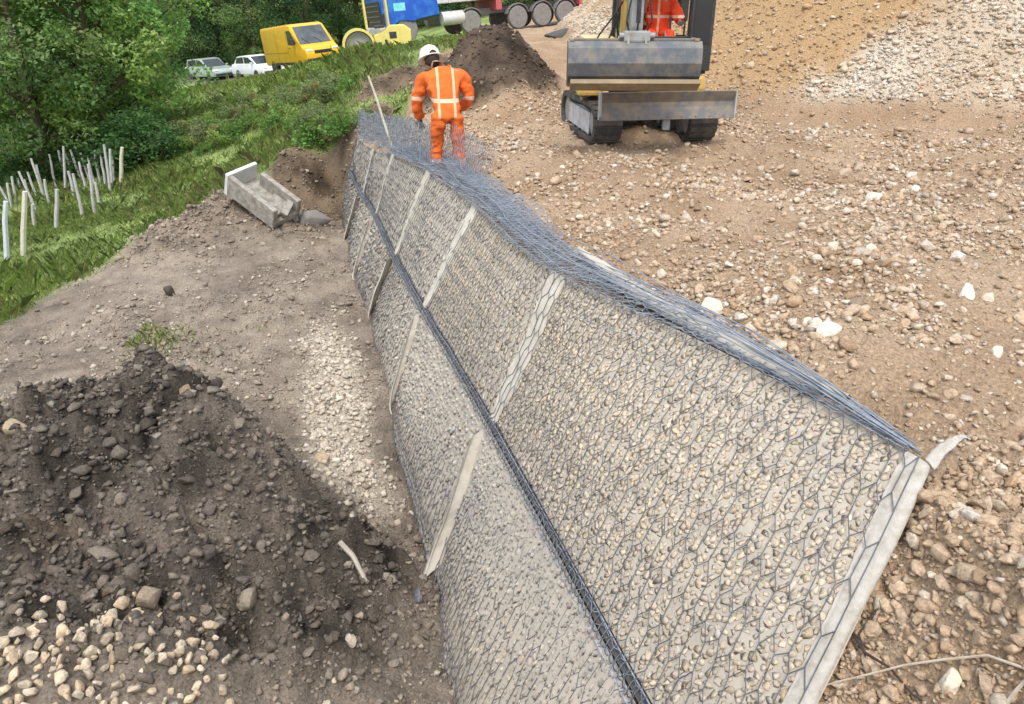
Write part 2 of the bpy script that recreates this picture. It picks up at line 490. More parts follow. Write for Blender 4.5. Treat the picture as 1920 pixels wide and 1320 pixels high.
def hit(px, py, tmax=90, detail=False):
    d = ray(px, py); n = np.linalg.norm(d); d = d / n
    t = np.geomspace(1.2, tmax, 700)
    x, y, zz = d[0] * t, d[1] * t, CAMZ + d[2] * t
    g = zg(x, y, detail)
    k = np.argmax(zz < g) if (zz < g).any() else len(t) - 1
    if k > 0:
        a = (zz[k - 1] - g[k - 1]) / ((zz[k - 1] - g[k - 1]) - (zz[k] - g[k]) + 1e-9)
        tk = t[k - 1] + (t[k] - t[k - 1]) * np.clip(a, 0, 1)
    else: tk = t[0]
    return np.array([d[0] * tk, d[1] * tk, float(zg(d[0] * tk, d[1] * tk, True))])

BL = [hit(360, 425), hit(430, 405), hit(300, 470), hit(540, 425)]      # lumpy spoil in front of the concrete
zg_plain = zg
def spoil(x, y):
    return sum(np.exp(-((x - b_[0]) / .75) ** 2 - ((y - b_[1]) / .8) ** 2) for b_ in BL)
def zg(x, y, detail=True):
    x = np.asarray(x, float); y = np.asarray(y, float)
    sp_ = np.minimum(spoil(x, y), 1.2)
    return zg_plain(x, y, detail) + sp_ * (.16 + .30 * np.abs(fbm(x * 1.9, y * 1.9, 83, 4, .6)))
# ------------------------------------------------------------------ ground sheet
C_TAN = np.array((.335, .23, .145)); C_TAN2 = np.array((.44, .325, .222))
C_HILL = np.array((.41, .27, .14)); C_HILLP = np.array((.58, .52, .43))
C_BENCH = np.array((.27, .225, .178)); C_DARK = np.array((.125, .105, .086)); C_MOUND = np.array((.075, .055, .04))
C_BANK = np.array((.17, .125, .085)); C_GRAV = np.array((.50, .44, .36)); C_GRASSG = np.array((.225, .30, .10)); C_ROAD = np.array((.16, .15, .13))
HA, HB = hit(1415, 232), hit(1665, 8)
def streak(x, y):
    """how stony and pale the slope is: earth just right of the excavator, scree beyond the diagonal and at the left end"""
    d = (HB - HA)[:2]; d = d / np.linalg.norm(d)
    sd = (x - HA[0]) * d[1] - (y - HA[1]) * d[0]
    n = fbm(x * .8 - y * .35, x * .2 + y * .55, 77, 4)
    a = sstep(-.15, .55, sd + n * 1.1) * (.88 + n * .9)
    b = sstep(2.3, 1.3, x - .06 * (y - 14) + n * .8) * .75
    return np.clip(np.maximum(a, b), .03, .98)
def gcol(x, y):
    z1 = zones(x, y)
    n = fbm(x * 1.3, y * 1.3, 55, 4)[..., None]
    n2 = fbm(x * 6, y * 6, 66, 3)[..., None]
    w = lambda k: z1[k][..., None]
    c = C_TAN + (C_TAN2 - C_TAN) * np.clip(.5 + n * 1.3, 0, 1)
    trk = np.exp(-((y - (4.75 - .12 * x)) / .38) ** 2) * sstep(2.6, 3.6, x)
    c = c * (1 - .6 * trk[..., None]) + np.array((.50, .38, .27)) * .6 * trk[..., None]
    hc = C_HILL + (C_HILLP - C_HILL) * streak(x, y)[..., None]
    c = c * (1 - w('hill')) + hc * w('hill')
    b = C_BENCH * (1 + n * .5 + n2 * .4)
    c = c * (1 - w('left')) + b * w('left')
    spw = (np.clip(spoil(x, y), 0, 1) * z1['left'])[..., None] * .6
    c = c * (1 - spw) + np.array((.20, .155, .115)) * (1 + n2) * spw
    c = c * (1 - w('gravel')) + C_GRAV * w('gravel')
    hp = C_DARK * (1 + n2 * 1.0 + n * .8) + np.array((.05, .04, .03)) * sstep(0.05, .35, n)
    c = c * (1 - w('heap')) + hp * w('heap')
    g = C_GRASSG * (1 + n * .7) + np.array((.05, .03, .01)) * sstep(.12, .4, n)
    c = c * (1 - w('grass')) + g * w('grass')
    c = c * (1 - w('bank')) + C_BANK * (1 + n * .9 + n2 * .6) * w('bank')
    c = c * (1 - w('mound')) + C_MOUND * (1 + n2 + n) * w('mound')
    c = c * (1 - w('road')) + C_ROAD * w('road')
    return np.clip(c, .01, .9)

ang = np.concatenate([np.linspace(-180, -62, 24)[:-1], np.linspace(-62, 62, 640), np.linspace(62, 180, 24)[1:]])
rad = np.concatenate([[0.02, .3, .6, .85], np.geomspace(1.05, 24, 470), np.geomspace(24, 70, 90)[1:], np.geomspace(70, 420, 26)[1:]])
A_, R_ = np.meshgrid(np.radians(ang), rad)
gx_, gy_ = R_ * np.sin(A_), R_ * np.cos(A_)
gz_ = zg(gx_.ravel(), gy_.ravel()).reshape(gx_.shape)
gc_ = gcol(gx_.ravel(), gy_.ravel())
nr, na = gx_.shape
idx = np.arange(nr * na).reshape(nr, na)
gf = np.stack([idx[:-1, :-1], idx[:-1, 1:], idx[1:, 1:], idx[1:, :-1]], -1).reshape(-1, 4)
ground = np_obj('ground', np.stack([gx_, gy_, gz_], -1).reshape(-1, 3), gf, M_ground, col=gc_, smooth=True)
ground['kind'] = 'structure'
ground['label'] = 'bare earth terrace, stony bank and field of the building site'
# ------------------------------------------------------------------ rocks
def ico(sub):
    b = bmesh.new(); bmesh.ops.create_icosphere(b, subdivisions=sub, radius=1.0)
    v = np.array([x.co[:] for x in b.verts]); f = np.array([[q.index for q in p.verts] for p in b.faces]); b.free()
    return v, f
ICO = {s: ico(s) for s in (1, 2, 3)}
def rock_proto(sub, rng, planes=11, jag=.06):
    v, f = ICO[sub]; v = v / np.linalg.norm(v, axis=1)[:, None]
    n = rng.normal(size=(planes, 3)); n /= np.linalg.norm(n, axis=1)[:, None]
    n = np.concatenate([n, -n[:3] + rng.normal(size=(3, 3)) * .25, [[0, 0, -1], [0, 0, 1]]]); n /= np.linalg.norm(n, axis=1)[:, None]
    d = rng.uniform(.34, .64, len(n))
    q = v @ n.T
    r = np.min(np.where(q > .05, d / np.maximum(q, .05), 9), axis=1)
    r = np.minimum(r / np.mean(r), 1.34) * .80 * (1 + rng.normal(size=len(v)) * jag * (.5 if sub > 2 else 1))
    return v * r[:, None], f
def roughen(v, seed, a=.13):
    u = v / (np.linalg.norm(v, axis=1)[:, None] + 1e-9)
    k = 1 + a * 2 * fbm(u[:, 0] * 2.2 + u[:, 2] * 1.7 + 9, u[:, 1] * 2.2 - u[:, 2] * 1.3 + 5, seed, 4, .6)
    return v * k[:, None]
PROTO = {s: [rock_proto(s, np.random.default_rng(100 * s + k), 4 + k % 3, .03 if s < 3 else .022) for k in range(10)] for s in (1, 2, 3)}
def rand_rot(n, rng):
    q = rng.normal(size=(n, 4)); q /= np.linalg.norm(q, axis=1)[:, None]
    w, x, y, z = q.T
    return np.stack([np.stack([1 - 2 * (y * y + z * z), 2 * (x * y - z * w), 2 * (x * z + y * w)], -1),
                     np.stack([2 * (x * y + z * w), 1 - 2 * (x * x + z * z), 2 * (y * z - x * w)], -1),
                     np.stack([2 * (x * z - y * w), 2 * (y * z + x * w), 1 - 2 * (x * x + y * y)], -1)], 1)
def merge_rocks(loc, size, col, sub, rng, flat=.75, frames=None):
    """joins many rocks into vertex, face and colour arrays"""
    Vs, Fs, Cs = [], [], []; off = 0
    n = len(loc)
    R = rand_rot(n, rng)
    sc = size[:, None] * rng.uniform((.75, .6, .5), (1.25, 1.0, .9), (n, 3))
    pid = rng.integers(0, 10, n)
    for k in range(10):
        m = pid == k
        if not m.any(): continue
        v, f = PROTO[sub][k]
        P = v[None] * sc[m][:, None, :]
        P = np.einsum('nij,nvj->nvi', R[m], P)
        P[:, :, 2] *= flat
        if frames is not None: P = np.einsum('nij,nvj->nvi', frames[m], P)
        P = P + loc[m][:, None, :]
        nv = len(v); cnt = m.sum()
        Vs.append(P.reshape(-1, 3)); Cs.append(np.repeat(col[m], nv, 0))
        Fs.append((f[None] + (off + np.arange(cnt) * nv)[:, None, None]).reshape(-1, 3)); off += cnt * nv
    return np.concatenate(Vs), np.concatenate(Fs), np.concatenate(Cs)
def join3(parts):
    V, Fc, C = [], [], []; off = 0
    for v, f, c in parts:
        V.append(v); Fc.append(f + off); C.append(c); off += len(v)
    return np.concatenate(V), np.concatenate(Fc), np.concatenate(C)
def in_view(x, y, z, mx=300, my=200):
    px, py, D = project(x, y, z)
    return (px > -mx) & (px < W + mx) & (py > -my) & (py < HH + my) & (y > .6)
PAL_TAN = np.array([(.44, .325, .22), (.50, .385, .27), (.39, .275, .175), (.56, .46, .35), (.45, .345, .24), (.41, .31, .22), (.36, .245, .15)])
PAL_PALE = np.array([(.62, .56, .47), (.56, .49, .40), (.66, .61, .53), (.52, .47, .40), (.59, .50, .39)])
PAL_DARK = np.array([(.12, .10, .083), (.145, .12, .098), (.185, .155, .127), (.10, .085, .072), (.24, .205, .165)])
PAL_BENCH = np.array([(.30, .245, .19), (.36, .31, .25), (.22, .18, .145), (.45, .40, .33), (.27, .24, .21)])
def pick(pal, n, rng, jit=.14):
    return np.clip(pal[rng.integers(0, len(pal), n)] * (1 + rng.normal(size=(n, 1)) * jit) * (1 + rng.normal(size=(n, 3)) * .012), .02, .8)
def scatter(n, x0, x1, y0, y1, weight, rng, smin, smed, sig, smax, pal, pal2=None, p2=None, power=1.0, cling=.85):
    """positions on the ground by rejection; sizes log-normal, farther ones thinned to what still shows"""
    x = rng.uniform(x0, x1, n); u = rng.uniform(0, 1, n); y = y0 + (y1 - y0) * u ** power
    w = weight(x, y); k = rng.uniform(0, 1, n) < w
    x, y = x[k], y[k]
    z = zg(x, y)
    k = in_view(x, y, z); x, y, z = x[k], y[k], z[k]
    D = project(x, y, z)[2]
    s = np.exp(np.log(smed) + rng.normal(size=len(x)) * sig); s = np.clip(s, smin, smax)
    k = s * F / D > 1.3                      # too small to show: leave to the soil's grain
    x, y, z, s, D = x[k], y[k], z[k], s[k], D[k]
    c = pick(pal, len(x), rng)
    if pal2 is not None:
        m = rng.uniform(0, 1, len(x)) < p2(x, y)
        c[m] = pick(pal2, int(m.sum()), rng)
    g_ = gcol(x, y); f_ = (rng.uniform(.1, 1, len(x)) * cling)[:, None]; c = c * (1 - f_) + g_ * 1.15 * f_      # soil clinging to the stones
    loc = np.stack([x, y, z + s * .18], -1)
    return loc, s, c, s * F / D
def rock_stuff(name, label, sets, rng, mat=None):
    loc, s, c, pxs = [np.concatenate(a) for a in zip(*sets)]
    parts = []
    for sub, lo, hi in ((1, 0, 6.5), (2, 6.5, 19), (3, 19, 1e9)):
        m = (pxs >= lo) & (pxs < hi)
        if m.any(): parts.append(merge_rocks(loc[m], s[m], c[m], sub, rng))
    V, Fc, C = join3(parts)
    o = np_obj(name, V, Fc, mat or M_rock, col=C)
    o['kind'] = 'stuff'; o['label'] = label
    return o
def hull_rock(n, rng, cuts=0):
    """angular broken stone: hull of random points, long edges split and roughened for the big ones"""
    b = bmesh.new()
    d = rng.normal(size=(n, 3)); d /= np.linalg.norm(d, axis=1)[:, None]
    for p_ in d * rng.uniform(.72, 1.0, (n, 1)): b.verts.new(p_)
    r_ = bmesh.ops.convex_hull(b, input=b.verts)
    bmesh.ops.delete(b, geom=[g for g in set(r_['geom_interior'] + r_['geom_unused']) if isinstance(g, bmesh.types.BMVert)], context='VERTS')
    if cuts:
        bmesh.ops.bevel(b, geom=list(b.edges), offset=.05, segments=1, affect='EDGES')
        bmesh.ops.triangulate(b, faces=b.faces)
        bmesh.ops.subdivide_edges(b, edges=[e for e in b.edges if e.calc_length() > .35], cuts=1)
    bmesh.ops.triangulate(b, faces=b.faces)
    b.verts.index_update()
    v = np.array([x.co[:] for x in b.verts]); f = np.array([[q.index for q in p_.verts] for p_ in b.faces]); b.free()
    if cuts: v = v * (1 + rng.normal(size=(len(v), 1)) * .022)
    return v * .92, f
PROTO[1] = [hull_rock(8 + k % 3, np.random.default_rng(450 + k)) for k in range(10)]
PROTO[2] = [hull_rock(11 + k % 4, np.random.default_rng(500 + k)) for k in range(10)]
PROTO[3] = [hull_rock(14 + k % 5, np.random.default_rng(600 + k), 1) for k in range(10)]
rr = np.random.default_rng(21)
plat = lambda x, y: (1 - zones(x, y)['hill']) * (x > wall_lines(y)[0] + .28) * (1 - zones(x, y)['mound']) * (1 - zones(x, y)['grass']) * (.5 + np.clip(fbm(x * .9, y * .9, 12, 3) * 1.6, -.35, .5)) * (1 - .8 * np.exp(-((y - (4.75 - .12 * x)) / .38) ** 2) * sstep(2.6, 3.6, x))
toe_near = lambda x, y: .42 + .3 * np.exp(-(toe_dist(x, y) / 1.2) ** 2) + .25 * sstep(.05, .3, fbm(x * .6, y * .6, 5, 2))
endslope = lambda x, y: ((y < 2.75) & (x > .7) & (x < wall_lines(y)[0] + .4)) * 1.0
RB = [hit(1480, 560), hit(1650, 540), hit(1800, 520), hit(1560, 660)]
rubw = lambda x, y: np.clip(sum(np.exp(-((x - b_[0]) / .8) ** 2 - ((y - b_[1]) / .5) ** 2) for b_ in RB), 0, 1) * plat(x, y)
rock_stuff('platform_rubble', 'brown and tan stones strewn over the bare terrace', [
    scatter(5200, .5, 7, 3, 7.5, rubw, rr, .02, .036, .4, .085, PAL_TAN, PAL_PALE, lambda x, y: .45 + 0 * x, cling=.6),
    scatter(110000, .2, 7.5, 1.0, 6.5, plat, rr, .006, .0122, .62, .05, PAL_TAN, PAL_PALE, toe_near),
    scatter(4200, .2, 7.5, 1.0, 6.5, plat, rr, .025, .038, .4, .10, PAL_TAN, PAL_PALE, toe_near),
    scatter(16000, .6, 2.4, .9, 2.8, endslope, rr, .007, .015, .6, .06, PAL_TAN, PAL_PALE, lambda x, y: .12 + 0 * x),
    scatter(100000, -2.3, 10, 6.5, 14, plat, rr, .010, .0185, .58, .065, PAL_TAN, PAL_PALE, toe_near),
    scatter(5200, -2.3, 10, 6.5, 14, plat, rr, .035, .046, .4, .11, PAL_TAN, PAL_PALE, toe_near)], rr)
hillw = lambda x, y: zones(x, y)['hill'] * (.22 + .78 * streak(x, y))
rock_stuff('hillside_scree', 'pale stones covering the slope above the terrace', [
    scatter(170000, .5, 18, 10.5, 22, hillw, rr, .020, .036, .42, .11, PAL_TAN, PAL_PALE, lambda x, y: .1 + .85 * streak(x, y), power=1.3, cling=.45),
    scatter(12000, .5, 9, 13, 40, hillw, rr, .04, .055, .4, .15, PAL_TAN, PAL_PALE, lambda x, y: .6 + 0 * x)], rr)
lw = lambda k: (lambda x, y: zones(x, y)[k] * (x < wall_lines(y)[2] - .02))
rock_stuff('heap_clods', 'dark crumbly clods and stones on the topsoil heap', [
    scatter(60000, -5.5, .1, 1.5, 6.5, lw('heap'), rr, .006, .013, .65, .06, PAL_DARK, PAL_BENCH, lambda x, y: .07 + 0 * x),
    scatter(2600, -5.5, .1, 1.5, 6.5, lw('heap'), rr, .022, .036, .45, .11, PAL_DARK, PAL_BENCH, lambda x, y: .10 + 0 * x)], rr)
benchw = lambda x, y: zones(x, y)['left'] * (1 - zones(x, y)['grass']) * (1 - zones(x, y)['heap']) * (x < wall_lines(y)[2] - .02) * (.35 + np.clip(fbm(x * 1.2, y * 1.2, 8, 3) * 1.5, -.3, .6))
rock_stuff('bench_rubble', 'grey brown crumbs and stones on the bench below the wall', [
    scatter(9000, -8, -2.5, 9, 14.5, lambda x, y: np.clip(spoil(x, y), 0, 1) * (1 - zones(x, y)['grass']), rr, .02, .035, .45, .12, PAL_DARK * 1.5, PAL_BENCH, lambda x, y: .5 + 0 * x),
    scatter(80000, -8, .2, 1.4, 14, benchw, rr, .008, .016, .6, .07, PAL_BENCH, PAL_PALE, lambda x, y: .12 + 0 * x),
    scatter(26000, -3.6, .1, 4.0, 10.5, lw('gravel'), rr, .012, .026, .45, .07, PAL_PALE, PAL_BENCH, lambda x, y: .12 + 0 * x)], rr)
moundw = lambda x, y: zones(x, y)['mound']
rock_stuff('bank_clods', 'brown clods and stones on the cut earth bank at the wall end', [
    scatter(9000, -6, 0, 12.8, 18, lambda x, y: zones(x, y)['bank'] * (1 - zones(x, y)['mound']), rr, .015, .026, .5, .1, PAL_DARK * 1.1, PAL_BENCH, lambda x, y: .3 + 0 * x)], rr)
rock_stuff('mound_clods', 'dark brown clods on the soil mound behind the worker', [
    scatter(6000, -3.2, 2.6, 12.5, 16.5, moundw, rr, .02, .03, .45, .1, PAL_DARK * np.array((.75, .65, .55)), PAL_BENCH, lambda x, y: .12 + 0 * x)], rr)

# single stones that can be told apart
def stone_mesh(name, seed, sub=3, mat=None):
    g = np.random.default_rng(seed)
    v, f = rock_proto(sub, g, 10, .016)
    return v, f
SM = []
def single_stone(name, loc, size, col, rot, k, label, group, cat='stone', squash=(1, .8, .7)):
    v, f = hull_rock(15, np.random.default_rng(905 + k), 1) if name in ('concrete_lump', 'boulder') else PROTO[3][k % 10]
    me = np_mesh(name, v * np.array(squash) * size, f, np.repeat([col], len(v), 0))
    me.materials.append(M_rock)
    o = bpy.data.objects.new(name, me); link(o)
    o.location = loc; o.rotation_euler = rot
    tag(o, label, cat, group)
    return o
# pale stones at the foot of the heap (bottom left)
rp = np.random.default_rng(5)
pts = []
tries = 0
while len(pts) < 230 and tries < 12000:
    tries += 1
    px = rp.uniform(-60, 440); py = rp.uniform(1085, 1420)
    edge = 1135 + .0006 * (px - 190) ** 2 + (50 if px < 40 else 0)
    if py < edge or px > 430 - .25 * max(0, 1250 - py): continue
    p = hit(px, py)
    s = rp.uniform(.019, .044)
    if all((p[0] - q[0]) ** 2 + (p[1] - q[1]) ** 2 > (.58 * (s + q[3])) ** 2 for q in pts):
        pts.append((p[0], p[1], p[2], s))
for k, (x, y, z, s) in enumerate(pts):
    single_stone('pale_stone', (x, y, z + s * .45 + (k % 4 == 0) * .02), s * 1.2, pick(PAL_PALE, 1, rp)[0] * np.array((.93, .86, .76)), rp.uniform(0, 6.28, 3), k,
                 'pale cream stone in the loose stone pile at the foot of the dark soil heap', 'pale stones at the foot of the soil heap')
# stones of the terrace that stand out
spots = [(1792, 495, .075), (1810, 550, .085), (1855, 548, .06), (1730, 575, .05), (1545, 662, .075), (1580, 685, .06), (1440, 583, .055), (1385, 560, .05),
         (1770, 1040, .062), (1715, 1020, .05), (1815, 1085, .06), (1735, 970, .035), (1820, 965, .055), (1640, 1170, .05), (1880, 930, .045), (1780, 1290, .06),
         (1840, 1295, .05), (1700, 1190, .045), (1655, 1120, .05), (1760, 405, .06), (1590, 575, .05), (1230, 455, .05), (1300, 470, .05), (1655, 520, .05), (1480, 400, .055), (1880, 410, .06),
         (1660, 372, .07), (1150, 420, .045), (1710, 355, .07), (1620, 440, .06), (1870, 660, .05), (1690, 620, .05)]
for k, (px, py, s) in enumerate(spots):
    p = hit(px, py)
    pal = PAL_PALE if k < 5 or k % 3 == 0 else PAL_TAN
    end = py > 900
    single_stone('stone', (p[0], p[1], p[2] + s * .3), s * 1.15, pick(pal, 1, rp)[0], rp.uniform(0, 6.28, 3), k + 3,
                 'large brown stone on the loose slope beside the cut end of the wall' if end else 'large pale stone lying on the brown terrace behind the wall',
                 'large stones beside the wall end' if end else 'large stones on the terrace')
for k, (px, py, s, c, lab) in enumerate([
    (780, 1118, .075, (.17, .17, .19), 'round slate grey stone against the foot of the wall'),
    (608, 878, .085, (.46, .36, .24), 'flat tan stone lying at the end of the white gravel strip'),
    (480, 1178, .085, (.26, .22, .17), 'large flat brown stone leaning in the dark soil heap'),
    (285, 1150, .085, (.34, .27, .20), 'big upright brown stone at the back of the pale stone pile'),
    (660, 1222, .05, (.50, .44, .36), 'pale flat stone alone between dark soil and wall foot'),
    (40, 835, .095, (.36, .30, .20), 'large ochre clod on the crest side of the dark heap'),
    (350, 752, .075, (.27, .20, .13), 'tan stone stuck in the crest of the dark heap'),
    (220, 1115, .075, (.17, .12, .085), 'long dark brown clod behind the pale stone pile'),
    (320, 558, .10, (.10, .08, .065), 'dark clod lying alone on the bare bench'),
    (240, 1245, .06, (.16, .13, .10), 'dark brown stone among the pale stones')]):
    p = hit(px, py)
    single_stone('stone' if 'stone' in lab.split()[:4] else 'earth_clod', (p[0], p[1], p[2] + s * .45), s * 1.2, np.array(c), rp.uniform(0, 6.28, 3), k, lab, None, 'stone' if 'stone' in lab else 'clod')
p = hit(1050, 72)
single_stone('boulder', (p[0], p[1], p[2] + .10), .62, np.array((.10, .10, .10)), (.1, .2, .5), 7, 'dark grey boulder lying at the foot of the stony slope', None, 'boulder', (1.3, .7, .55))

# ------------------------------------------------------------------ retaining wall
wall = empty('retaining_wall', tuple(G_[3]))
tag(wall, 'two tier retaining wall of stone filled wire mesh panels with pale seam strips', 'wall', None, 'thing')
WO = np.array(G_[3])
def wsurf(tier, t, v, off=0.0):
    """point on the facing: t in seam units, v 0 at the top of the tier to 1 at its foot, off outwards"""
    t = np.asarray(t, float); v = np.asarray(v, float)
    t, v = np.broadcast_arrays(t, v)
    a, b = (spline(T_, t), spline(Mi_, t)) if tier == 0 else (spline(Mi_, t), spline(G_, t))
    if tier == 1:
        a = a + np.array((-.02, -.01, -.01))
    e = 1e-3
    if tier == 0: a2, b2 = spline(T_, t + e), spline(Mi_, t + e)
    else: a2, b2 = spline(Mi_, t + e), spline(G_, t + e)
    vv = (.016 + v * 1.085)[..., None] if tier == 1 else (v * .986)[..., None]
    P = a * (1 - vv) + b * vv
    along = (a2 - a) * (1 - vv) + (b2 - b) * vv; down = b - a
    n = np.cross(along, down); n /= np.linalg.norm(n, axis=-1)[..., None] + 1e-9
    n = np.where((n[..., 0:1] > 0), -n, n)
    f = t - np.floor(t)
    bulge = .05 * np.sin(np.pi * f) ** .7 * np.sin(np.pi * np.clip(v, 0, 1)) + .03 * fbm(t * 4, v * 2.4 + tier * 9, 40, 2)
    sag = -.008 * np.sin(np.pi * f) * (1 - v) if tier == 0 else 0 * f
    P = P + n * (bulge + off)[..., None]
    P[..., 2] += sag
    return P, n, along
def wl(P): return P - WO
nP = len(ST) - 1
def grid_faces(a, b):
    i = np.arange(a * b).reshape(a, b)
    return np.stack([i[:-1, :-1], i[:-1, 1:], i[1:, 1:], i[1:, :-1]], -1).reshape(-1, 4)
def wires(V, E, r, seg=3):
    """thin tubes along edges, as arrays"""
    a = V[E[:, 0]]; b = V[E[:, 1]]; d = b - a; L = np.linalg.norm(d, axis=1); k = L > 1e-6
    a, b, d = a[k], b[k], d[k] / L[k][:, None]
    ref = np.where(np.abs(d[:, 2:3]) > .9, np.array([[1., 0, 0]]), np.array([[0, 0, 1.]]))
    s = np.cross(d, ref); s /= np.linalg.norm(s, axis=1)[:, None]; q = np.cross(d, s)
    rr_ = r if np.ndim(r) == 0 else r[k][:, None]
    ring = [(s * math.cos(2 * math.pi * j / seg) + q * math.sin(2 * math.pi * j / seg)) * rr_ for j in range(seg)]
    P = np.stack([a + g for g in ring] + [b + g for g in ring], 1)
    base = (np.arange(len(a)) * 2 * seg)[:, None]
    Fs = [np.concatenate([base + j, base + (j + 1) % seg, base + seg + (j + 1) % seg, base + seg + j], 1) for j in range(seg)]
    return P.reshape(-1, 3), np.concatenate(Fs)
def hexnet(nu, nv, rng=None, jit=.1):
    """double-twist net on the unit square: points and edges, twists run along v"""
    pts, ed, ix = [], [], {}
    def pt(u, v):
        k = (round(u * 4), round(v * 12))
        if k not in ix: ix[k] = len(pts); pts.append((u, v))
        return ix[k]
    for j in range(nv):
        for i in range(nu + 1):
            u = i + (.5 if j % 2 else 0)
            if u > nu: continue
            a, b = pt(u, j + 1 / 3), pt(u, j + 1.0)
            ed.append((a, b))
            for du in (-.5, .5):
                if 0 <= u + du <= nu: ed.append((b, pt(u + du, j + 4 / 3)))
                if j == 0 and 0 <= u + du <= nu: ed.append((a, pt(u + du, 0)))
    P = np.array(pts, float)
    if rng is not None: P += rng.normal(size=P.shape) * jit * np.array((.8, .5))
    P /= np.array((nu, nv + 1 / 3))
    return P, np.array(ed)
PAL_WALL = np.array([(.42, .37, .30), (.40, .36, .305), (.44, .39, .315), (.39, .36, .32), (.46, .41, .34), (.43, .365, .28), (.41, .37, .315)])
PAL_WALLG = np.array([(.41, .385, .35), (.385, .37, .35), (.43, .40, .355), (.37, .36, .345), (.44, .415, .38)])
rw = np.random.default_rng(9)
singles = 0
for p in range(nP):
    for tier in (0, 1):
        tv = np.linspace(p, p + 1, 64); vv = np.linspace(0, 1, 40)
        tg, vg = np.meshgrid(tv, vv)
        P, n, al = wsurf(tier, np.minimum(tg, nP - 1e-4), vg, -.009)
        panel = np_obj('facing_panel', wl(P).reshape(-1, 3), grid_faces(40, 64), M_backing, wall, smooth=True)
        wid = np.linalg.norm(spline((T_ if tier == 0 else Mi_), p + .999) - spline((T_ if tier == 0 else Mi_), p + 0.0))
        hei = np.linalg.norm((Mi_ - T_)[min(p + 1, nP)] if tier == 0 else (G_ - Mi_)[min(p + 1, nP)])
        if p == 0: hei = 1.25 if tier == 0 else 1.15
        # stones behind the net
        sp = (.043, .052, .075, .085, .10, .11)[p] if tier == 0 else (.046, .055, .075, .09, .10, .11)[p]
        nu, nv = int(wid / sp), int(hei * (1.45 if p == 0 and tier == 0 else 1) / (sp * .85))
        iu, iv = np.meshgrid(np.arange(nu), np.arange(nv))
        u = (iu + .5 * (iv % 2) + .25 + rw.normal(size=iu.shape) * .17).ravel() / nu
        v = (iv + .5 + rw.normal(size=iu.shape) * .17).ravel() / nv
        k = (u > .01) & (u < .99) & (v > .01) & (v < .99); u, v = u[k], v[k]
        P, n, al = wsurf(tier, p + u * .999, v, -.006)
        al = al / np.linalg.norm(al, axis=1)[:, None]
        fr = np.stack([al, np.cross(n, al), n], -1)
        s = sp * rw.uniform(.55, .90, len(u))
        c = pick(PAL_WALL if tier == 0 and p < 2 else PAL_WALLG, len(u), rw, .09) * (np.array((1.14, 1.11, 1.06)) if tier == 0 else np.array((1.0, .985, .96)))
        if tier == 0 and p == 0:
            # the largest-showing stones are single pieces
            D = project(P[:, 0], P[:, 1], P[:, 2]); vis = in_view(P[:, 0], P[:, 1], P[:, 2], 0, 0)
            o_ = np.argsort(-np.where(vis, s / D[2], -1))[:290]
            own = np.zeros(len(u), bool); own[o_] = True
            for q in np.where(own)[0]:
                kk = int(rw.integers(0, 10)); v0, f0 = PROTO[2][kk]
                R = rand_rot(1, rw)[0]
                Q = (v0 * s[q] * rw.uniform((.8, .7, .6), (1.15, 1.0, .9), 3)) @ R.T; Q[:, 2] *= .15
                Q = Q @ fr[q].T
                me = np_mesh('stone', Q, f0, np.repeat([c[q]], len(Q), 0)); me.materials.append(M_wallstone)
                so = link(bpy.data.objects.new('stone', me), panel); so.location = wl(P[q])
            P, fr, s, c = P[~own], fr[~own], s[~own], c[~own]
        if p < 3:
            # smaller stones filling the gaps
            m_ = int(len(u) * (1.6 if tier == 0 else 1.0)); u2, v2 = rw.uniform(.005, .995, m_), rw.uniform(.005, .995, m_)
            P2_, n2_, a2_ = wsurf(tier, p + u2 * .999, v2, -.010); a2_ = a2_ / np.linalg.norm(a2_, axis=1)[:, None]
            P = np.concatenate([P, P2_]); fr = np.concatenate([fr, np.stack([a2_, np.cross(n2_, a2_), n2_], -1)])
            s = np.concatenate([s, sp * rw.uniform(.28, .5, m_)]); c = np.concatenate([c, pick(PAL_WALL if p < 2 and tier == 0 else PAL_WALLG, m_, rw, .10) * (np.array((1.08, 1.05, 1.0)) if tier == 0 else .95)])
        pat = fbm(P[:, 0] * 2.2 + P[:, 1] * 1.1, P[:, 2] * 2.4, 47, 3)[:, None]      # dusty and washed patches in the fill
        c = c * (1 + pat * np.array((.30, .27, .20)) - .03)
        V, Fc, C = merge_rocks(wl(P), s, c, 2 if p < 2 else 1, rw, .15 if p < 2 else .13, fr)
        so = np_obj('stone_fill', V, Fc, M_wallstone, panel, col=C); so['kind'] = 'stuff'
        # wire net
        cu, cv = (.078, .150)
        nu, nv = max(3, int(wid / cu)), max(4, int(hei / cv))
        uv, E_ = hexnet(nu, nv, rw, .045)
        P, n, al = wsurf(tier, p + np.clip(uv[:, 0], .015 if p == 0 else 0, 1) * .999, np.clip(uv[:, 1], 0, 1), .022)
        V, Fc = wires(wl(P), E_, .0029 if p < 2 else .0027)
        no = np_obj('wire_mesh', V, Fc, M_wire_dull, panel)
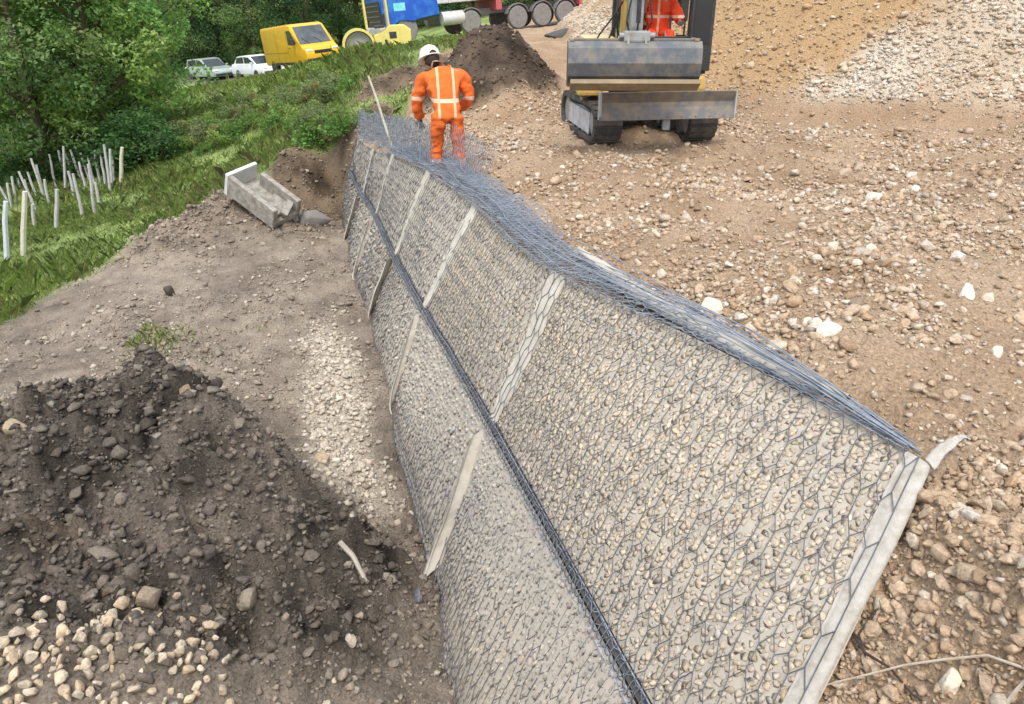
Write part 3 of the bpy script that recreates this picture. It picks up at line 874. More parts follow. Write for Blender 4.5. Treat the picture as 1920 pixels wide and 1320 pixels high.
# recess and bars along the step
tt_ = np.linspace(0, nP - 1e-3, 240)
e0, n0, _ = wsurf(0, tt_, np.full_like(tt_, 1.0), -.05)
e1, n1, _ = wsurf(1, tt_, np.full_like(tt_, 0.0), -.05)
np_obj('step_recess', wl(np.stack([e0, e1])).reshape(-1, 3), grid_faces(2, len(tt_)), M_darkback, wall)  # near-black strip set back between the two tiers
def poly_tube(name, P, r, mat, parent, seg=5):
    E_ = np.stack([np.arange(len(P) - 1), np.arange(1, len(P))], 1)
    V, Fc = wires(np.asarray(P), E_, r, seg)
    return np_obj(name, V, Fc, mat, parent)
for k, (tier, v, off) in enumerate(((0, 1.0, .022), (1, 0.0, .022), (1, .02, .035))):
    P, n, _ = wsurf(tier, tt_, np.full_like(tt_, v), off)
    P = P + n * (.006 * np.sin(tt_ * 9 + k))[:, None]
    poly_tube('edge_bar', wl(P), .005 if k else .0045, M_rod if k == 2 else M_wire, wall)
# spiral binder closing the step
ts = np.linspace(0, nP - 1e-3, 5200)
ea, na_, al = wsurf(0, ts, np.full_like(ts, 1.0), .008); eb, nb_, _ = wsurf(1, ts, np.full_like(ts, 0.0), .008)
ph = np.cumsum(np.linalg.norm(np.diff(ea, axis=0, prepend=ea[:1]), axis=1)) / .05 * 2 * np.pi
mid = (ea + eb) / 2; half = (eb - ea) / 2
sp_ = mid + half * (1.25 * np.cos(ph))[:, None] + na_ * (.028 * np.sin(ph) + .012)[:, None]
poly_tube('spiral_binder', wl(sp_), .0032, M_wire_dull, wall, 3)
# net folded over the step: a loose crumpled band
uv, E_ = hexnet(int(15 / .06), 2, rw, .22)
Pm, nm, _ = wsurf(0, uv[:, 0].clip(0, 1) * (nP - 1e-3), np.ones(len(uv)), .02)
Pe, ne, _ = wsurf(1, uv[:, 0].clip(0, 1) * (nP - 1e-3), np.full(len(uv), .025), .02)
w_ = uv[:, 1:2].clip(0, 1)
P = Pm * (1 - w_) + Pe * w_ + nm * rw.uniform(0, .03, (len(uv), 1))
V, Fc = wires(wl(P), E_, .0022); np_obj('folded_net', V, Fc, M_wire, wall)

# seam strips of folded fabric
def strip(name, P, n, side, width, mat, parent, thick=.012, rng=rw, edge=.006, loc=WO):
    """a fabric ribbon: centre line P, normals n, across side"""
    m = len(P); K = 7
    w = np.linspace(-.5, .5, K)
    Vt = []
    for j in range(K):
        h = thick * (1 - (2 * w[j]) ** 4) + .003 * rng.normal(size=m)
        Vt.append(P + side * (width * w[j] + edge * np.convolve(rng.normal(size=m), np.ones(3) / 3, 'same'))[:, None] + n * h[:, None])
    V = np.stack(Vt, 1).reshape(-1, 3)
    Vb = np.stack([P + side * (width * q)[:, None] - n * .02 for q in (w[0] + 0 * width, w[-1] + 0 * width)], 1)
    f1 = grid_faces(m, K)
    off = len(V); V = np.concatenate([V, Vb.reshape(-1, 3)])
    i = np.arange(m - 1)
    f2 = np.stack([i * K, (i + 1) * K, off + 2 * (i + 1), off + 2 * i], 1)
    f3 = np.stack([i * K + K - 1, (i + 1) * K + K - 1, off + 2 * (i + 1) + 1, off + 2 * i + 1], 1)
    return np_obj(name, V - loc, np.concatenate([f1, f2, f3]), mat, parent, smooth=True)
for p in range(1, nP):
    for tier in (0, 1):
        v = np.linspace(0.0, 1.0, 34)
        P, n, al = wsurf(tier, np.full_like(v, p + .0), v * (1 if tier == 0 else .88), .010 if p == 1 else .021)
        al = al / np.linalg.norm(al, axis=1)[:, None]
        if tier == 1 and p == 1: al = np.tile(al[:20].mean(0), (len(v), 1))
        wd = np.full_like(v, .20 if tier == 0 else (.32 if p == 1 else .22)) * (1 - .5 * sstep(.75, 1.0, v) * (tier == 0))
        strip('seam_strip', P, n, al, wd, M_fabric, wall, .007 if tier == 0 else .005, edge=.002)
# cut near end: rolled fabric edge with a loose tail
v = np.linspace(-.0, 1.0, 60)
P, n, al = wsurf(0, np.full_like(v, .02), v, .005); al = al / np.linalg.norm(al, axis=1)[:, None]
strip('end_strip', P, n, al, .12 + .012 * np.sin(v * 9), M_endfab, wall, .008, edge=.003)
P, n, al = wsurf(1, np.full_like(v, .02), v, .02); al = al / np.linalg.norm(al, axis=1)[:, None]
strip('end_strip', P, n, al, .12 + .02 * np.sin(v * 9), M_endfab, wall, .008, edge=.003)
tl = np.linspace(0, 1, 16)
tail = T_[0] + np.outer(tl, (.22, .12, .05)) + np.stack([0 * tl, 0 * tl, .05 * np.sin(tl * 3)], 1)
strip('fabric_tail', tail, np.tile((-.3, -.5, .8), (16, 1)), np.tile((.2, -.9, -.2), (16, 1)), .07 * (1 - .7 * tl), M_endfab, wall, .008, edge=.006)

# nets folded back over the top
def side_in(t):
    """horizontal direction from the wall's top towards the fill"""
    a = spline(T_, np.clip(t + 1e-3, 0, nP)) - spline(T_, t)
    s = np.stack([a[:, 1], -a[:, 0], 0 * a[:, 0]], 1)
    return s / (np.linalg.norm(s, axis=1)[:, None] + 1e-9)
def top_net(name, t0, t1, w0, w1, base, amp, seed, r, mat, cell=.07, stand=0.0, rows=None, tiltz=0.0):
    L = np.linalg.norm(np.diff(spline(T_, np.linspace(t0, t1, 60)), axis=0), axis=1).sum()
    g = np.random.default_rng(seed)
    nu, nv = int(L / cell), rows or max(2, int((w1 - w0) / (cell * 1.2)))
    uv, E_ = hexnet(nu, nv, g, .16)
    t = np.clip(t0 + uv[:, 0] * (t1 - t0), 0, nP - 1e-3)
    edge = .06 + .94 * np.clip(t / .75, 0, 1) ** .8 if t0 < .1 else 1
    w = (w0 + (w1 - w0) * uv[:, 1]) * edge
    P = spline(T_, t) + side_in(t) * w[:, None]
    wave = (base + amp * (fbm(t * 4.0 + seed, w * 3, seed, 3) + .5)) * (np.clip(.25 + t / .8, 0, 1) if t0 < .1 else 1) + stand * uv[:, 1] + tiltz
    P[:, 2] = np.maximum(P[:, 2] + wave, zg(P[:, 0], P[:, 1]) * (w > .25) - 5 * (w <= .25) + .01)
    V, Fc = wires(wl(P), E_, r); return np_obj(name, V, Fc, mat, wall)
for k in range(4):
    top_net('folded_top_net', .04, 4.2, -.07 + .02 * k, .27 + .035 * (k % 3), .0 + .012 * k, .05, 50 + k, .0030, M_wire, .062 + .004 * k)
for k in range(2):
    top_net('folded_top_net', 1.3, 3.9, .05, .36, .03 + .03 * k, .10, 70 + k, .003, M_wire, .06)
# nets still standing up at the far end
for k, (w_a, w_b, hgt) in enumerate(((-.02, .03, .46), (.06, .02, .42), (.20, .28, .42), (.30, .38, .36))):
    top_net('standing_net', 3.0 if k < 2 else 2.3, 5.9, w_a, w_b, .02, .07, 90 + k, .0030, M_wire, .07, stand=hgt, rows=4)
# selvedge bars along the top
for k, (w_, h_) in enumerate([(-.02 + .026 * q, .015 + .045 * math.sin(q * 2.1) ** 2 + .02 * (q % 3)) for q in range(15)]):
    t = np.linspace(.02 + .02 * (k % 4), 4.6 - .2 * (k % 5), 260)
    P = spline(T_, t) + side_in(t) * (w_ * (.06 + .94 * np.clip(t / .95, 0, 1)))[:, None]
    P += side_in(t) * (.06 * fbm(t * 2.3, t * 0 + k, 160 + k, 3) * np.clip(t / .5, 0, 1))[:, None]
    P[:, 2] += (h_ + .05 * fbm(t * 3.1, t * 0 + k, 60 + k, 3)) * np.clip(.3 + t / .6, 0, 1)
    poly_tube('selvedge_wire', wl(P), .0040, M_wire, wall, 4)
# pale fabric showing behind the nets
for (a, b, o_) in (((1085, 470), (1590, 752), 0),):
    ts_ = np.linspace(0, 1, 40)
    A3, B3 = atz(*a, .03), atz(*b, .03)
    P = A3 + np.outer(ts_, B3 - A3); d = (B3 - A3) / np.linalg.norm(B3 - A3); s = np.array((d[1], -d[0], 0)) * -1
    P = P + np.outer(np.sin(ts_ * np.pi) * .07, -s) 
    strip('fabric_lap', P, np.tile((0, 0, 1.), (40, 1)), np.tile(s, (40, 1)), .14 * np.sin(np.pi * np.clip(ts_ * .9 + .06, 0, 1)) ** .6, M_fabric, wall, .03)
# loose wires lying on the near panel
for pl in ([(1090, 605), (1150, 628), (1250, 648), (1330, 640), (1420, 668)], [(1330, 640), (1260, 590), (1230, 560)]):
    P = [atz(x, y, -.05 - .0016 * max(0, y - 600)) for x, y in pl]
    q = np.array(P); q[:, 2] += .03
    poly_tube('loose_wire', wl(q), .003, M_wire, wall)
# ------------------------------------------------------------------ vegetation
def leaf_quads(P, size, rng, up=.35, aspect=.55):
    """rhombic leaves at points P"""
    n = len(P)
    nrm = rng.normal(size=(n, 3)); nrm[:, 2] = np.abs(nrm[:, 2]) + up; nrm /= np.linalg.norm(nrm, axis=1)[:, None]
    a = np.cross(nrm, rng.normal(size=(n, 3))); a /= np.linalg.norm(a, axis=1)[:, None]
    b = np.cross(nrm, a)
    s = (size * rng.uniform(.6, 1.3, n))[:, None]
    V = np.stack([P + a * s, P + b * s * aspect + nrm * s * .15, P - a * s, P - b * s * aspect + nrm * s * .15], 1)
    return V.reshape(-1, 3), np.arange(4 * n).reshape(n, 4)
def clumps(rng, centres, radii, per, leaf, base, var):
    Ps, Cs = [], []
    for c, r in zip(centres, radii):
        m = int(per * rng.uniform(.6, 1.3))
        d = rng.normal(size=(m, 3)); d /= np.linalg.norm(d, axis=1)[:, None]
        d *= (rng.uniform(.35, 1.0, m) ** .5 * r)[:, None] * np.array((1, 1, .72))
        Ps.append(c + d)
        tint = base * (1 + rng.normal() * var) * np.array((1 + rng.normal() * .10, 1, 1 + rng.normal() * .1))
        Cs.append(np.clip(tint * (1 + rng.normal(size=(m, 1)) * .16), .008, .5))
    P = np.concatenate(Ps); C = np.concatenate(Cs)
    V, Fc = leaf_quads(P, leaf, rng)
    return V, Fc, np.repeat(C, 4, 0)
def tree_proto(seed, height, rx, low, base, nclump=70, per=150, leaf=.075):
    g = np.random.default_rng(seed)
    b = BM()
    lean = g.normal(size=2) * .25
    tr = [(lean[0] * (k / 6) ** 2, lean[1] * (k / 6) ** 2, height * .78 * k / 6) for k in range(7)]
    b.tube(tr, [.17 * (1 - .8 * k / 6) * height / 8 + .02 for k in range(7)], 8)
    cen, rad = [], []
    for i in range(nclump):
        h = g.uniform(low, height)
        q = (h - low) / (height - low)
        R = rx * (.55 + .6 * math.sin(math.pi * min(1, q * .9 + .12))) * (1 - .55 * q ** 2)
        a = g.uniform(0, 2 * math.pi); rr_ = R * math.sqrt(g.uniform(.12, 1))
        cen.append((math.cos(a) * rr_ + lean[0] * q, math.sin(a) * rr_ + lean[1] * q, h)); rad.append(g.uniform(.4, .8) * rx / 2.3)
    for i in range(0, nclump, 4):
        c = Vector(cen[i]); st = Vector(tr[max(1, min(6, int(c.z / (height * .78) * 6) - 1))])
        b.tube([st, st.lerp(c, .5) + Vector((0, 0, .15)), c], [.05 * height / 8, .03, .012], 5)
    V, Fc, C = clumps(g, np.array(cen), rad, per, leaf, np.array(base), .2)
    lm = np_mesh('crown', V, Fc, C); lm.materials.append(M_leaf)
    t = b.build('trunk', M_bark); tm = t.data; bpy.data.objects.remove(t)
    return tm, lm
TREES = [tree_proto(31, 8.5, 2.6, .9, (.19, .34, .085), 95, 170),
         tree_proto(32, 9.5, 2.9, 1.6, (.17, .27, .095), 95, 170),
         tree_proto(33, 7.0, 2.3, .5, (.24, .37, .095), 80, 170),
         tree_proto(34, 11., 3.2, .6, (.06, .13, .048), 120, 170, .085)]
def place_tree(name, k, loc, rz, s, label, group):
    r = empty(name, loc, (0, 0, rz)); r.scale = (s, s, s)
    tag(r, label, 'tree', group)
    link(bpy.data.objects.new('trunk', TREES[k][0]), r); link(bpy.data.objects.new('crown', TREES[k][1]), r)
rt = np.random.default_rng(77)
front = [(-70, 22, 0, 1.0), (20, 27, 3, .8), (60, 21.5, 1, .85), (130, 25, 0, 1.0), (185, 22.5, 2, .9), (215, 24, 0, 1.0), (225, 28, 2, 1.0), (240, 36, 0, 1.0), (110, 33, 3, 1.0), (230, 38, 3, 1.0), (-10, 36, 3, 1.1), (240, 44, 1, 1.1), (320, 70, 3, 1.1)]
for px, y, k, s in front:
    x = aty(px, 200, y)[0]
    place_tree('field_edge_tree', k, (x, y, float(zg(x, y)) - .15), rt.uniform(0, 6.28), s,
               ['fresh green leafy tree at the field edge behind the stakes', 'dull green open tree at the field edge behind the stakes',
                'bright yellow green small tree at the field edge behind the stakes', 'dark green tall tree at the field edge behind the stakes'][k], 'trees at the field edge')
for i, px in enumerate(np.linspace(300, 1180, 16)):
    y = 62 + (i * 7 % 5) * 1.6; x = aty(px + rt.uniform(-15, 15), 60, y)[0]
    place_tree('roadside_tree', 3 if i % 3 else 1, (x, y, float(zg(x, y)) - .8), rt.uniform(0, 6.28), rt.uniform(.95, 1.2),
               'dark dense tree in the wood across the road behind the vehicles', 'trees across the road')
for i, px in enumerate(np.linspace(120, 1220, 15)):
    y = 74 + (i * 3 % 4) * 2; x = aty(px, 40, y)[0]
    place_tree('roadside_tree', 3, (x, y, float(zg(x, y)) - .8), rt.uniform(0, 6.28), rt.uniform(1.0, 1.3),
               'dark dense tree in the wood across the road behind the vehicles', 'trees across the road')
def bush_proto(seed, base, r=.6, per=110, leaf=.045, n=13):
    g = np.random.default_rng(seed)
    cen = np.stack([g.normal(size=n) * r * .5, g.normal(size=n) * r * .5, np.abs(g.normal(size=n)) * r * .45 + r * .25], 1)
    V, Fc, C = clumps(g, cen, g.uniform(.3, .55, n) * r, per, leaf, np.array(base), .18)
    lm = np_mesh('foliage', V, Fc, C); lm.materials.append(M_leaf)
    b = BM()
    for c in cen[:6]: b.tube([(c[0] * .2, c[1] * .2, -.1), (c[0] * .7, c[1] * .7, c[2] * .5), tuple(c)], [.018, .012, .006], 5)
    t = b.build('stems', M_bark); tm = t.data; bpy.data.objects.remove(t)
    return tm, lm
BUSH = [bush_proto(41, (.18, .31, .075)), bush_proto(42, (.22, .35, .09)), bush_proto(43, (.22, .27, .11)), bush_proto(44, (.07, .15, .045), .8)]
bspots = []
for i in range(80):
    px = rt.uniform(345, 660); py = rt.uniform(150, 262) + (60 if px < 430 else 0) * rt.uniform(0, .6)
    p = hit(px, py)
    if 14.8 < p[1] < 30 and py > (195 if px < 530 else 165): bspots.append((p, int(rt.integers(0, 3)), rt.uniform(.4, .9)))
for i in range(16):
    px = rt.uniform(0, 340); p = aty(px, 300, rt.uniform(20.5, 23)); p[2] = float(zg(p[0], p[1]))
    bspots.append((p, 3, rt.uniform(.9, 1.5)))
for p, k, s in bspots:
    r = empty('bush', (p[0], p[1], p[2] - .05), (0, 0, rt.uniform(0, 6.28))); r.scale = (s, s, s * .85)
    tag(r, ['mid green leafy bush on the grassy bank below the road', 'light green leafy bush on the grassy bank below the road', 'olive brown scrubby bush on the grassy bank below the road',
            'dark green bush under the trees behind the stakes'][k], 'bush', 'bushes on the bank')
    link(bpy.data.objects.new('stems', BUSH[k][0]), r); link(bpy.data.objects.new('foliage', BUSH[k][1]), r)
# grass
def blades(n, x0, x1, y0, y1, rng, hmin, hmax, wid, weight, power=1.0):
    x = rng.uniform(x0, x1, n); y = y0 + (y1 - y0) * rng.uniform(0, 1, n) ** power
    k = rng.uniform(0, 1, n) < weight(x, y); x, y = x[k], y[k]
    z = zg(x, y); k = in_view(x, y, z, 200, 60); x, y, z = x[k], y[k], z[k]
    n = len(x)
    tuft = fbm(x * 1.1, y * 1.1, 23, 3)
    h = rng.uniform(hmin, hmax, n) * (1 + tuft * 1.5) * (1 + .5 * (rng.uniform(0, 1, n) < .04))
    a = rng.uniform(0, 6.28, n); lean = rng.uniform(.15, .8, n)
    base = np.stack([x, y, z - .01], 1)
    dx = np.stack([np.cos(a), np.sin(a), 0 * a], 1); sd = np.stack([-np.sin(a), np.cos(a), 0 * a], 1) * (wid * y * rng.uniform(.6, 1.3, n))[:, None]
    midp = base + dx * (h * lean * .35)[:, None] + np.array((0, 0, 1.)) * (h * .6)[:, None]
    tip = base + dx * (h * lean)[:, None] + np.array((0, 0, 1.)) * (h * (1 - .35 * lean))[:, None]
    V = np.stack([base - sd, base + sd, midp + sd * .7, tip, midp - sd * .7], 1)
    col = np.array((.34, .45, .14)) * (1 + tuft * .9)[:, None] * (1 + rng.normal(size=(n, 1)) * .22)
    dry = rng.uniform(0, 1, n) < .10 + .25 * sstep(.05, .3, fbm(x * .5, y * .5, 71, 3))
    col[dry] = np.array((.36, .34, .17)) * (1 + rng.normal(size=(int(dry.sum()), 1)) * .2)
    return V.reshape(-1, 3), np.arange(5 * n).reshape(n, 5), np.repeat(np.clip(col, .01, .6), 5, 0)
rgx = np.random.default_rng(88)
gw = lambda x, y: sstep(.25, .7, zones(x, y)['grass']) * (1 - zones(x, y)['road']) * (1 - zones(x, y)['mound'])
tufts = [hit(290, 645), hit(215, 600), hit(330, 672), hit(235, 640), hit(270, 615), hit(480, 600)]
tw = lambda x, y: np.clip(sum(np.exp(-((x - t[0]) / .34) ** 2 - ((y - t[1]) / .26) ** 2) for t in tufts), 0, 1) * .9
sets = [blades(4000, -11, -2, 9, 15, rgx, .12, .26, .00014, gw), blades(7000, -14, -3, 16, 30, rgx, .14, .30, .00013, gw), blades(70000, -11, -2, 7.5, 17, rgx, .035, .10, .00026, gw),
        blades(50000, -12, 0, 15, 24, rgx, .05, .15, .00028, gw), blades(36000, -22, 0, 23, 44, rgx, .08, .22, .0003, gw, 1.2),
        blades(16000, -4.5, -1.2, 4.3, 8.5, rgx, .03, .10, .0004, tw)]
V, Fc, C = join3(sets)
go = np_obj('grass', V, Fc, M_grass, col=C); go['kind'] = 'stuff'; go['label'] = 'lush green grass on the field and the bank'

# ------------------------------------------------------------------ stakes at the field edge
M_stake = plain('grey_weathered_wood', (.46, .46, .45), .85, dirt=(.32, .31, .30), scale=12)
M_stake_pale = plain('pale_stake', (.62, .60, .48), .8, dirt=(.45, .42, .32), scale=9)
M_stake_blue = plain('bluish_stake', (.55, .60, .64), .6, dirt=(.42, .46, .5), scale=9)
rs = np.random.default_rng(3)
def stake(tp, bt, r, mat, label, group=None, name='fence_stake', y=None):
    p = hit(*bt) if y is None else aty(*bt, y)
    t = aty(tp[0], tp[1], p[1] + .0)
    d = Vector(t - p)
    b = BM(); n = 5
    pts = [Vector((0, 0, -.25)).lerp(d, k / (n - 1)) + Vector((rs.normal() * .008, rs.normal() * .008, 0)) for k in range(n)]
    b.tube(pts, [r * 1.05, r, r, r * .95, r * .8], 7)
    o = b.build(name, mat, smooth=True); o.location = tuple(p)
    tag(o, label, 'stake', group)
    return o
stake((10, 378), (6, 490), .048, M_stake_blue, 'thick bluish white stake beside the cream one at the grass edge')
stake((46, 359), (38, 482), .05, M_stake_pale, 'thick cream stake at the grass edge')
stake((106, 355), (100, 432), .045, M_stake, 'thick grey stake alone between cream stake and leaning ones')
stake((230, 276), (221, 346), .05, M_stake_pale, 'pale yellowish stake leaning at the far end of the row')
for a in [((140, 342), (158, 416)), ((168, 325), (176, 403)), ((119, 289), (120, 355)), ((125, 297), (140, 338)), ((136, 291), (155, 338)), ((154, 295), (168, 335)),
          ((172, 280), (185, 322)), ((185, 278), (187, 318)), ((63, 311), (86, 374)), ((55, 331), (72, 370)), ((42, 335), (74, 397)), ((23, 340), (32, 382)), ((33, 339), (40, 362)),
          ((0, 350), (23, 388)), ((197, 287), (204, 359)), ((180, 350), (187, 388)), ((161, 289), (168, 322)), ((206, 292), (208, 350)), ((84, 345), (92, 384)), ((60, 392), (62, 432)), ((14, 352), (20, 392)), ((48, 345), (60, 384)), ((70, 318), (80, 360)), ((95, 300), (104, 350)), ((112, 292), (121, 340)), ((146, 288), (158, 326)), ((166, 300), (176, 345)), ((178, 292), (186, 340)), ((190, 300), (196, 345)), ((210, 300), (212, 342)), ((130, 330), (140, 372)), ((150, 312), (160, 352))]:
    a = ((a[0][0] + (a[0][0] - a[1][0]) * .22, a[0][1] - (a[1][1] - a[0][1]) * .22), a[1])
    stake(a[0], a[1], rs.uniform(.028, .038), M_stake, 'thin grey weathered stake in the crooked row at the field edge', 'crooked grey stakes')
stake((692, 142), (745, 276), .017, M_stake_pale, 'thin pale wooden rod leaning on the nets at the wall end', None, 'wooden_rod', 10.9)

# ------------------------------------------------------------------ concrete pieces at the soil bank
M_conc = plain('concrete', (.36, .35, .32), .95, dirt=(.22, .19, .155), scale=9, bstr=.8, dirtamt=(.38, .62))
M_conc_pale = plain('pale_concrete', (.62, .63, .60), .95, dirt=(.5, .5, .47), scale=7, bstr=.3)
p = hit(500, 392)
cb = empty('concrete_channel', (p[0], p[1], p[2] + .26), (math.radians(10), math.radians(27), math.radians(-28)))
tag(cb, 'broken tilted concrete channel lying on the earth beside the cut bank', 'concrete')
b = BM(); b.box((0, 0, -.16), (1.05, .62, .10), bevel=.015); b.box((0, -.27, .02), (1.05, .09, .30), bevel=.015); b.box((.08, .27, .0), (.88, .09, .26), bevel=.015)
b.build('channel_shell', M_conc, cb)
b = BM(); b.box((-.56, 0, -.02), (.07, .64, .42), bevel=.012); b.build('end_plate', M_conc_pale, cb)
b = BM(); b.box((.25, 0, -.06), (.3, .42, .12), (0, .2, .3), bevel=.02); b.box((.46, .05, .02), (.12, .3, .1), (0.3, .2, .5), bevel=.02); b.build('broken_piece', M_conc, cb)
p = hit(588, 418)
single_stone('concrete_lump', (p[0], p[1], p[2] + .08), .45, np.array((.26, .245, .235)), (.1, .1, .9), 2, 'grey rough concrete lump between channel and wall foot', None, 'concrete', (1.0, .6, .55))

# ------------------------------------------------------------------ stems and roots near the wall end
M_stem = plain('dry_stem', (.52, .45, .36), .85, dirt=(.38, .30, .22), scale=20)
M_root = plain('dark_root', (.05, .038, .03), .9, scale=20)
def stem(pl, r, mat, label, name, cat):
    P = [Vector(hit(x, y)) + Vector((0, 0, h)) for x, y, h in pl]
    b = BM(); n = len(P); b.tube([q - P[0] for q in P], [r * (1 - .5 * k / n) for k in range(n)], 6)
    o = b.build(name, mat, smooth=True); o.location = P[0]; tag(o, label, cat)
stem([(1925, 1268, .03), (1840, 1262, .06), (1760, 1262, .08), (1690, 1268, .07), (1640, 1275, .07), (1580, 1288, .06), (1540, 1296, .05)], .0055, M_stem, 'long pale dry stem bent over the stones beside the wall end', 'dry_stem', 'stem')
stem([(1880, 1330, .02), (1905, 1300, .03), (1930, 1275, .04)], .008, M_stem, 'short thick pale stem at the edge of the loose slope', 'dry_stem', 'stem')
stem([(1590, 1175, .03), (1620, 1225, .05), (1665, 1265, .05), (1710, 1300, .03), (1750, 1335, .02)], .006, M_root, 'thin dark root crossing below the pale stem', 'root', 'root')
stem([(1655, 1120, .03), (1610, 1190, .05), (1625, 1240, .04)], .005, M_root, 'short dark root hanging beside the wall end', 'root', 'root')
stem([(640, 1045, .02), (665, 1075, .05), (688, 1110, .03)], .02, plain('bleached_wood', (.42, .38, .32), .9), 'short bleached piece of wood on the dark soil heap', 'wood_piece', 'wood')

# ------------------------------------------------------------------ machines: materials
M_yel = plain('excavator_yellow', (.62, .40, .10), .5, dirt=(.42, .30, .13), scale=5)
M_yelp = plain('pale_yellow_cover', (.70, .58, .28), .5, dirt=(.55, .45, .25), scale=5)
M_steel = plain('worn_steel', (.115, .13, .15), .45, .4, dirt=(.22, .205, .175), scale=5, dirtamt=(.42, .62))
M_steel2 = plain('blade_steel', (.14, .137, .14), .6, .25, dirt=(.24, .20, .15), scale=6, dirtamt=(.40, .62))
M_rub = plain('rubber', (.045, .043, .042), .85, dirt=(.14, .115, .09), scale=6)
M_blk = plain('black_paint', (.025, .027, .03), .45, dirt=(.06, .055, .05), scale=7)
M_grey = plain('frame_grey', (.30, .31, .32), .6, dirt=(.22, .20, .17), scale=6)
M_mud = plain('muddy_steel', (.24, .19, .12), .8, dirt=(.34, .27, .17), scale=5)
M_chrome = plain('ram_steel', (.6, .62, .64), .25, .8, scale=6)
M_lamp = plain('lamp_lens', (.75, .76, .74), .2, scale=3)
M_redl = plain('red_lens', (.5, .03, .03), .3, scale=3)
def glass_mat(name, tint, alpha):
    m, nt, b = new_mat(name)
    b.inputs['Base Color'].default_value = (*tint, 1); b.inputs['Roughness'].default_value = .05
    tr = node(nt, 'ShaderNodeBsdfTransparent'); tr.inputs[0].default_value = (.75, .82, .84, 1)
    mx = node(nt, 'ShaderNodeMixShader'); mx.inputs[0].default_value = alpha
    nt.links.new(tr.outputs[0], mx.inputs[1]); nt.links.new(b.outputs[0], mx.inputs[2]); nt.links.new(mx.outputs[0], nt.nodes['Material Output'].inputs[0])
    return m
M_glass = glass_mat('tinted_glass', (.02, .035, .04), .75)
M_dglass = plain('dark_glass', (.022, .03, .034), .08, dirt=(.03, .04, .045), scale=2)

# ------------------------------------------------------------------ excavator
SLEW = math.radians(-10.5)
ex0 = aty(1232, 268, 11.25); exz = float(zg(ex0[0], ex0[1], False))
exc = empty('mini_excavator', (ex0[0] * .985 - .34, 11.25, exz + .0), (0, 0, math.radians(-81)))
tag(exc, 'yellow mini excavator with raised grey blade and wide bucket on the terrace', 'excavator')
for s in (-1, 1):
    yc = s * .66
    # belt
    prof = []
    for k in range(13): a = math.pi / 2 + math.pi * k / 12; prof.append((-.78 + .24 * math.cos(a), .25 + .245 * math.sin(a)))
    for k in range(13): a = -math.pi / 2 + math.pi * k / 12; prof.append((.78 + .24 * math.cos(a), .25 + .245 * math.sin(a)))
    b = BM(); n = len(prof)
    inner = [(x * .92, .25 + (z - .25) * .80) for x, z in prof]
    rings = [[b.bm.verts.new((x, yc + w, z)) for x, z in pr] for pr, w in ((prof, -.19), (prof, .19), (inner, .19), (inner, -.19))]
    for q in range(4):
        r0, r1 = rings[q], rings[(q + 1) % 4]
        for k in range(n): b.bm.faces.new((r0[k], r0[(k + 1) % n], r1[(k + 1) % n], r1[k]))
    # lugs
    P2 = [Vector((x, 0, z)) for x, z in prof]
    per = [0]
    for k in range(n): per.append(per[-1] + (P2[(k + 1) % n] - P2[k]).length)
    for j in range(46):
        d_ = per[-1] * j / 46; k = max(i for i in range(n) if per[i] <= d_)
        a_, c_ = P2[k], P2[(k + 1) % n]; f_ = (d_ - per[k]) / max(1e-6, per[k + 1] - per[k])
        q_ = a_.lerp(c_, f_); tn = (c_ - a_).normalized()
        b.box((q_.x, yc, q_.z), (.05, .37, .045), (0, -math.atan2(tn.z, tn.x), 0))
    tr_ = b.build('track', M_rub, exc)
    b = BM()
    for xw, r in ((-.78, .19), (.78, .19)): b.lathe([(r * .3, -.15), (r, -.14), (r, .14), (r * .3, .15)], (xw, yc, .25), 'y', 18)
    for xw in (-.42, -.14, .14, .42): b.lathe([(.085, -.13), (.085, .13)], (xw, yc, .115), 'y', 12)
    b.build('wheel', M_grey, tr_)
    b = BM(); b.prism([(-.60, .13), (.60, .13), (.62, .34), (.1, .40), (-.62, .36)], yc - .12, yc + .12); b.build('track_frame', M_grey, tr_)
    b = BM(); b.prism([(-.66, .10), (.55, .08), (.60, .36), (-.62, .38)], yc + s * .135, yc + s * .15); b.build('side_plate', plain('pale_side_plate', (.50, .53, .56), .6, dirt=(.3, .28, .25), scale=6), tr_)
b = BM(); b.box((0, 0, .40), (.9, 1.0, .16), bevel=.02); b.cyl((0, 0, .46), (0, 0, .62), .38, 24); b.build('undercarriage', M_blk, exc)
# blade
b = BM()
prof = [(1.30, .36), (1.34, .355), (1.28, .50), (1.27, .56), (1.32, .69), (1.28, .695), (1.235, .56), (1.24, .48)]
b.prism(prof, -.86, .93, bevel=.006)
bl = b.build('blade', M_steel2, exc)
b = BM(); b.box((1.305, .03, .375), (.03, 1.80, .05)); b.build('cutting_edge', M_steel, bl)
for yy in (-.86, .935): b = BM(); b.box((1.27, yy, .525), (.10, .02, .335)); b.build('end_plate', plain('edge_paint', (.42, .42, .42), .6), bl)
b = BM()
for yy in (-.38, .38): b.box((.85, yy, .46), (.85, .10, .12), (0, -.05, 0), bevel=.01)
b.build('blade_arm', M_blk, exc)
b = BM(); b.cyl((.55, .05, .5), (1.25, .05, .52), .045, 12); b.box((1.22, .05, .36), (.06, .09, .30)); b.build('blade_ram', M_grey, exc)
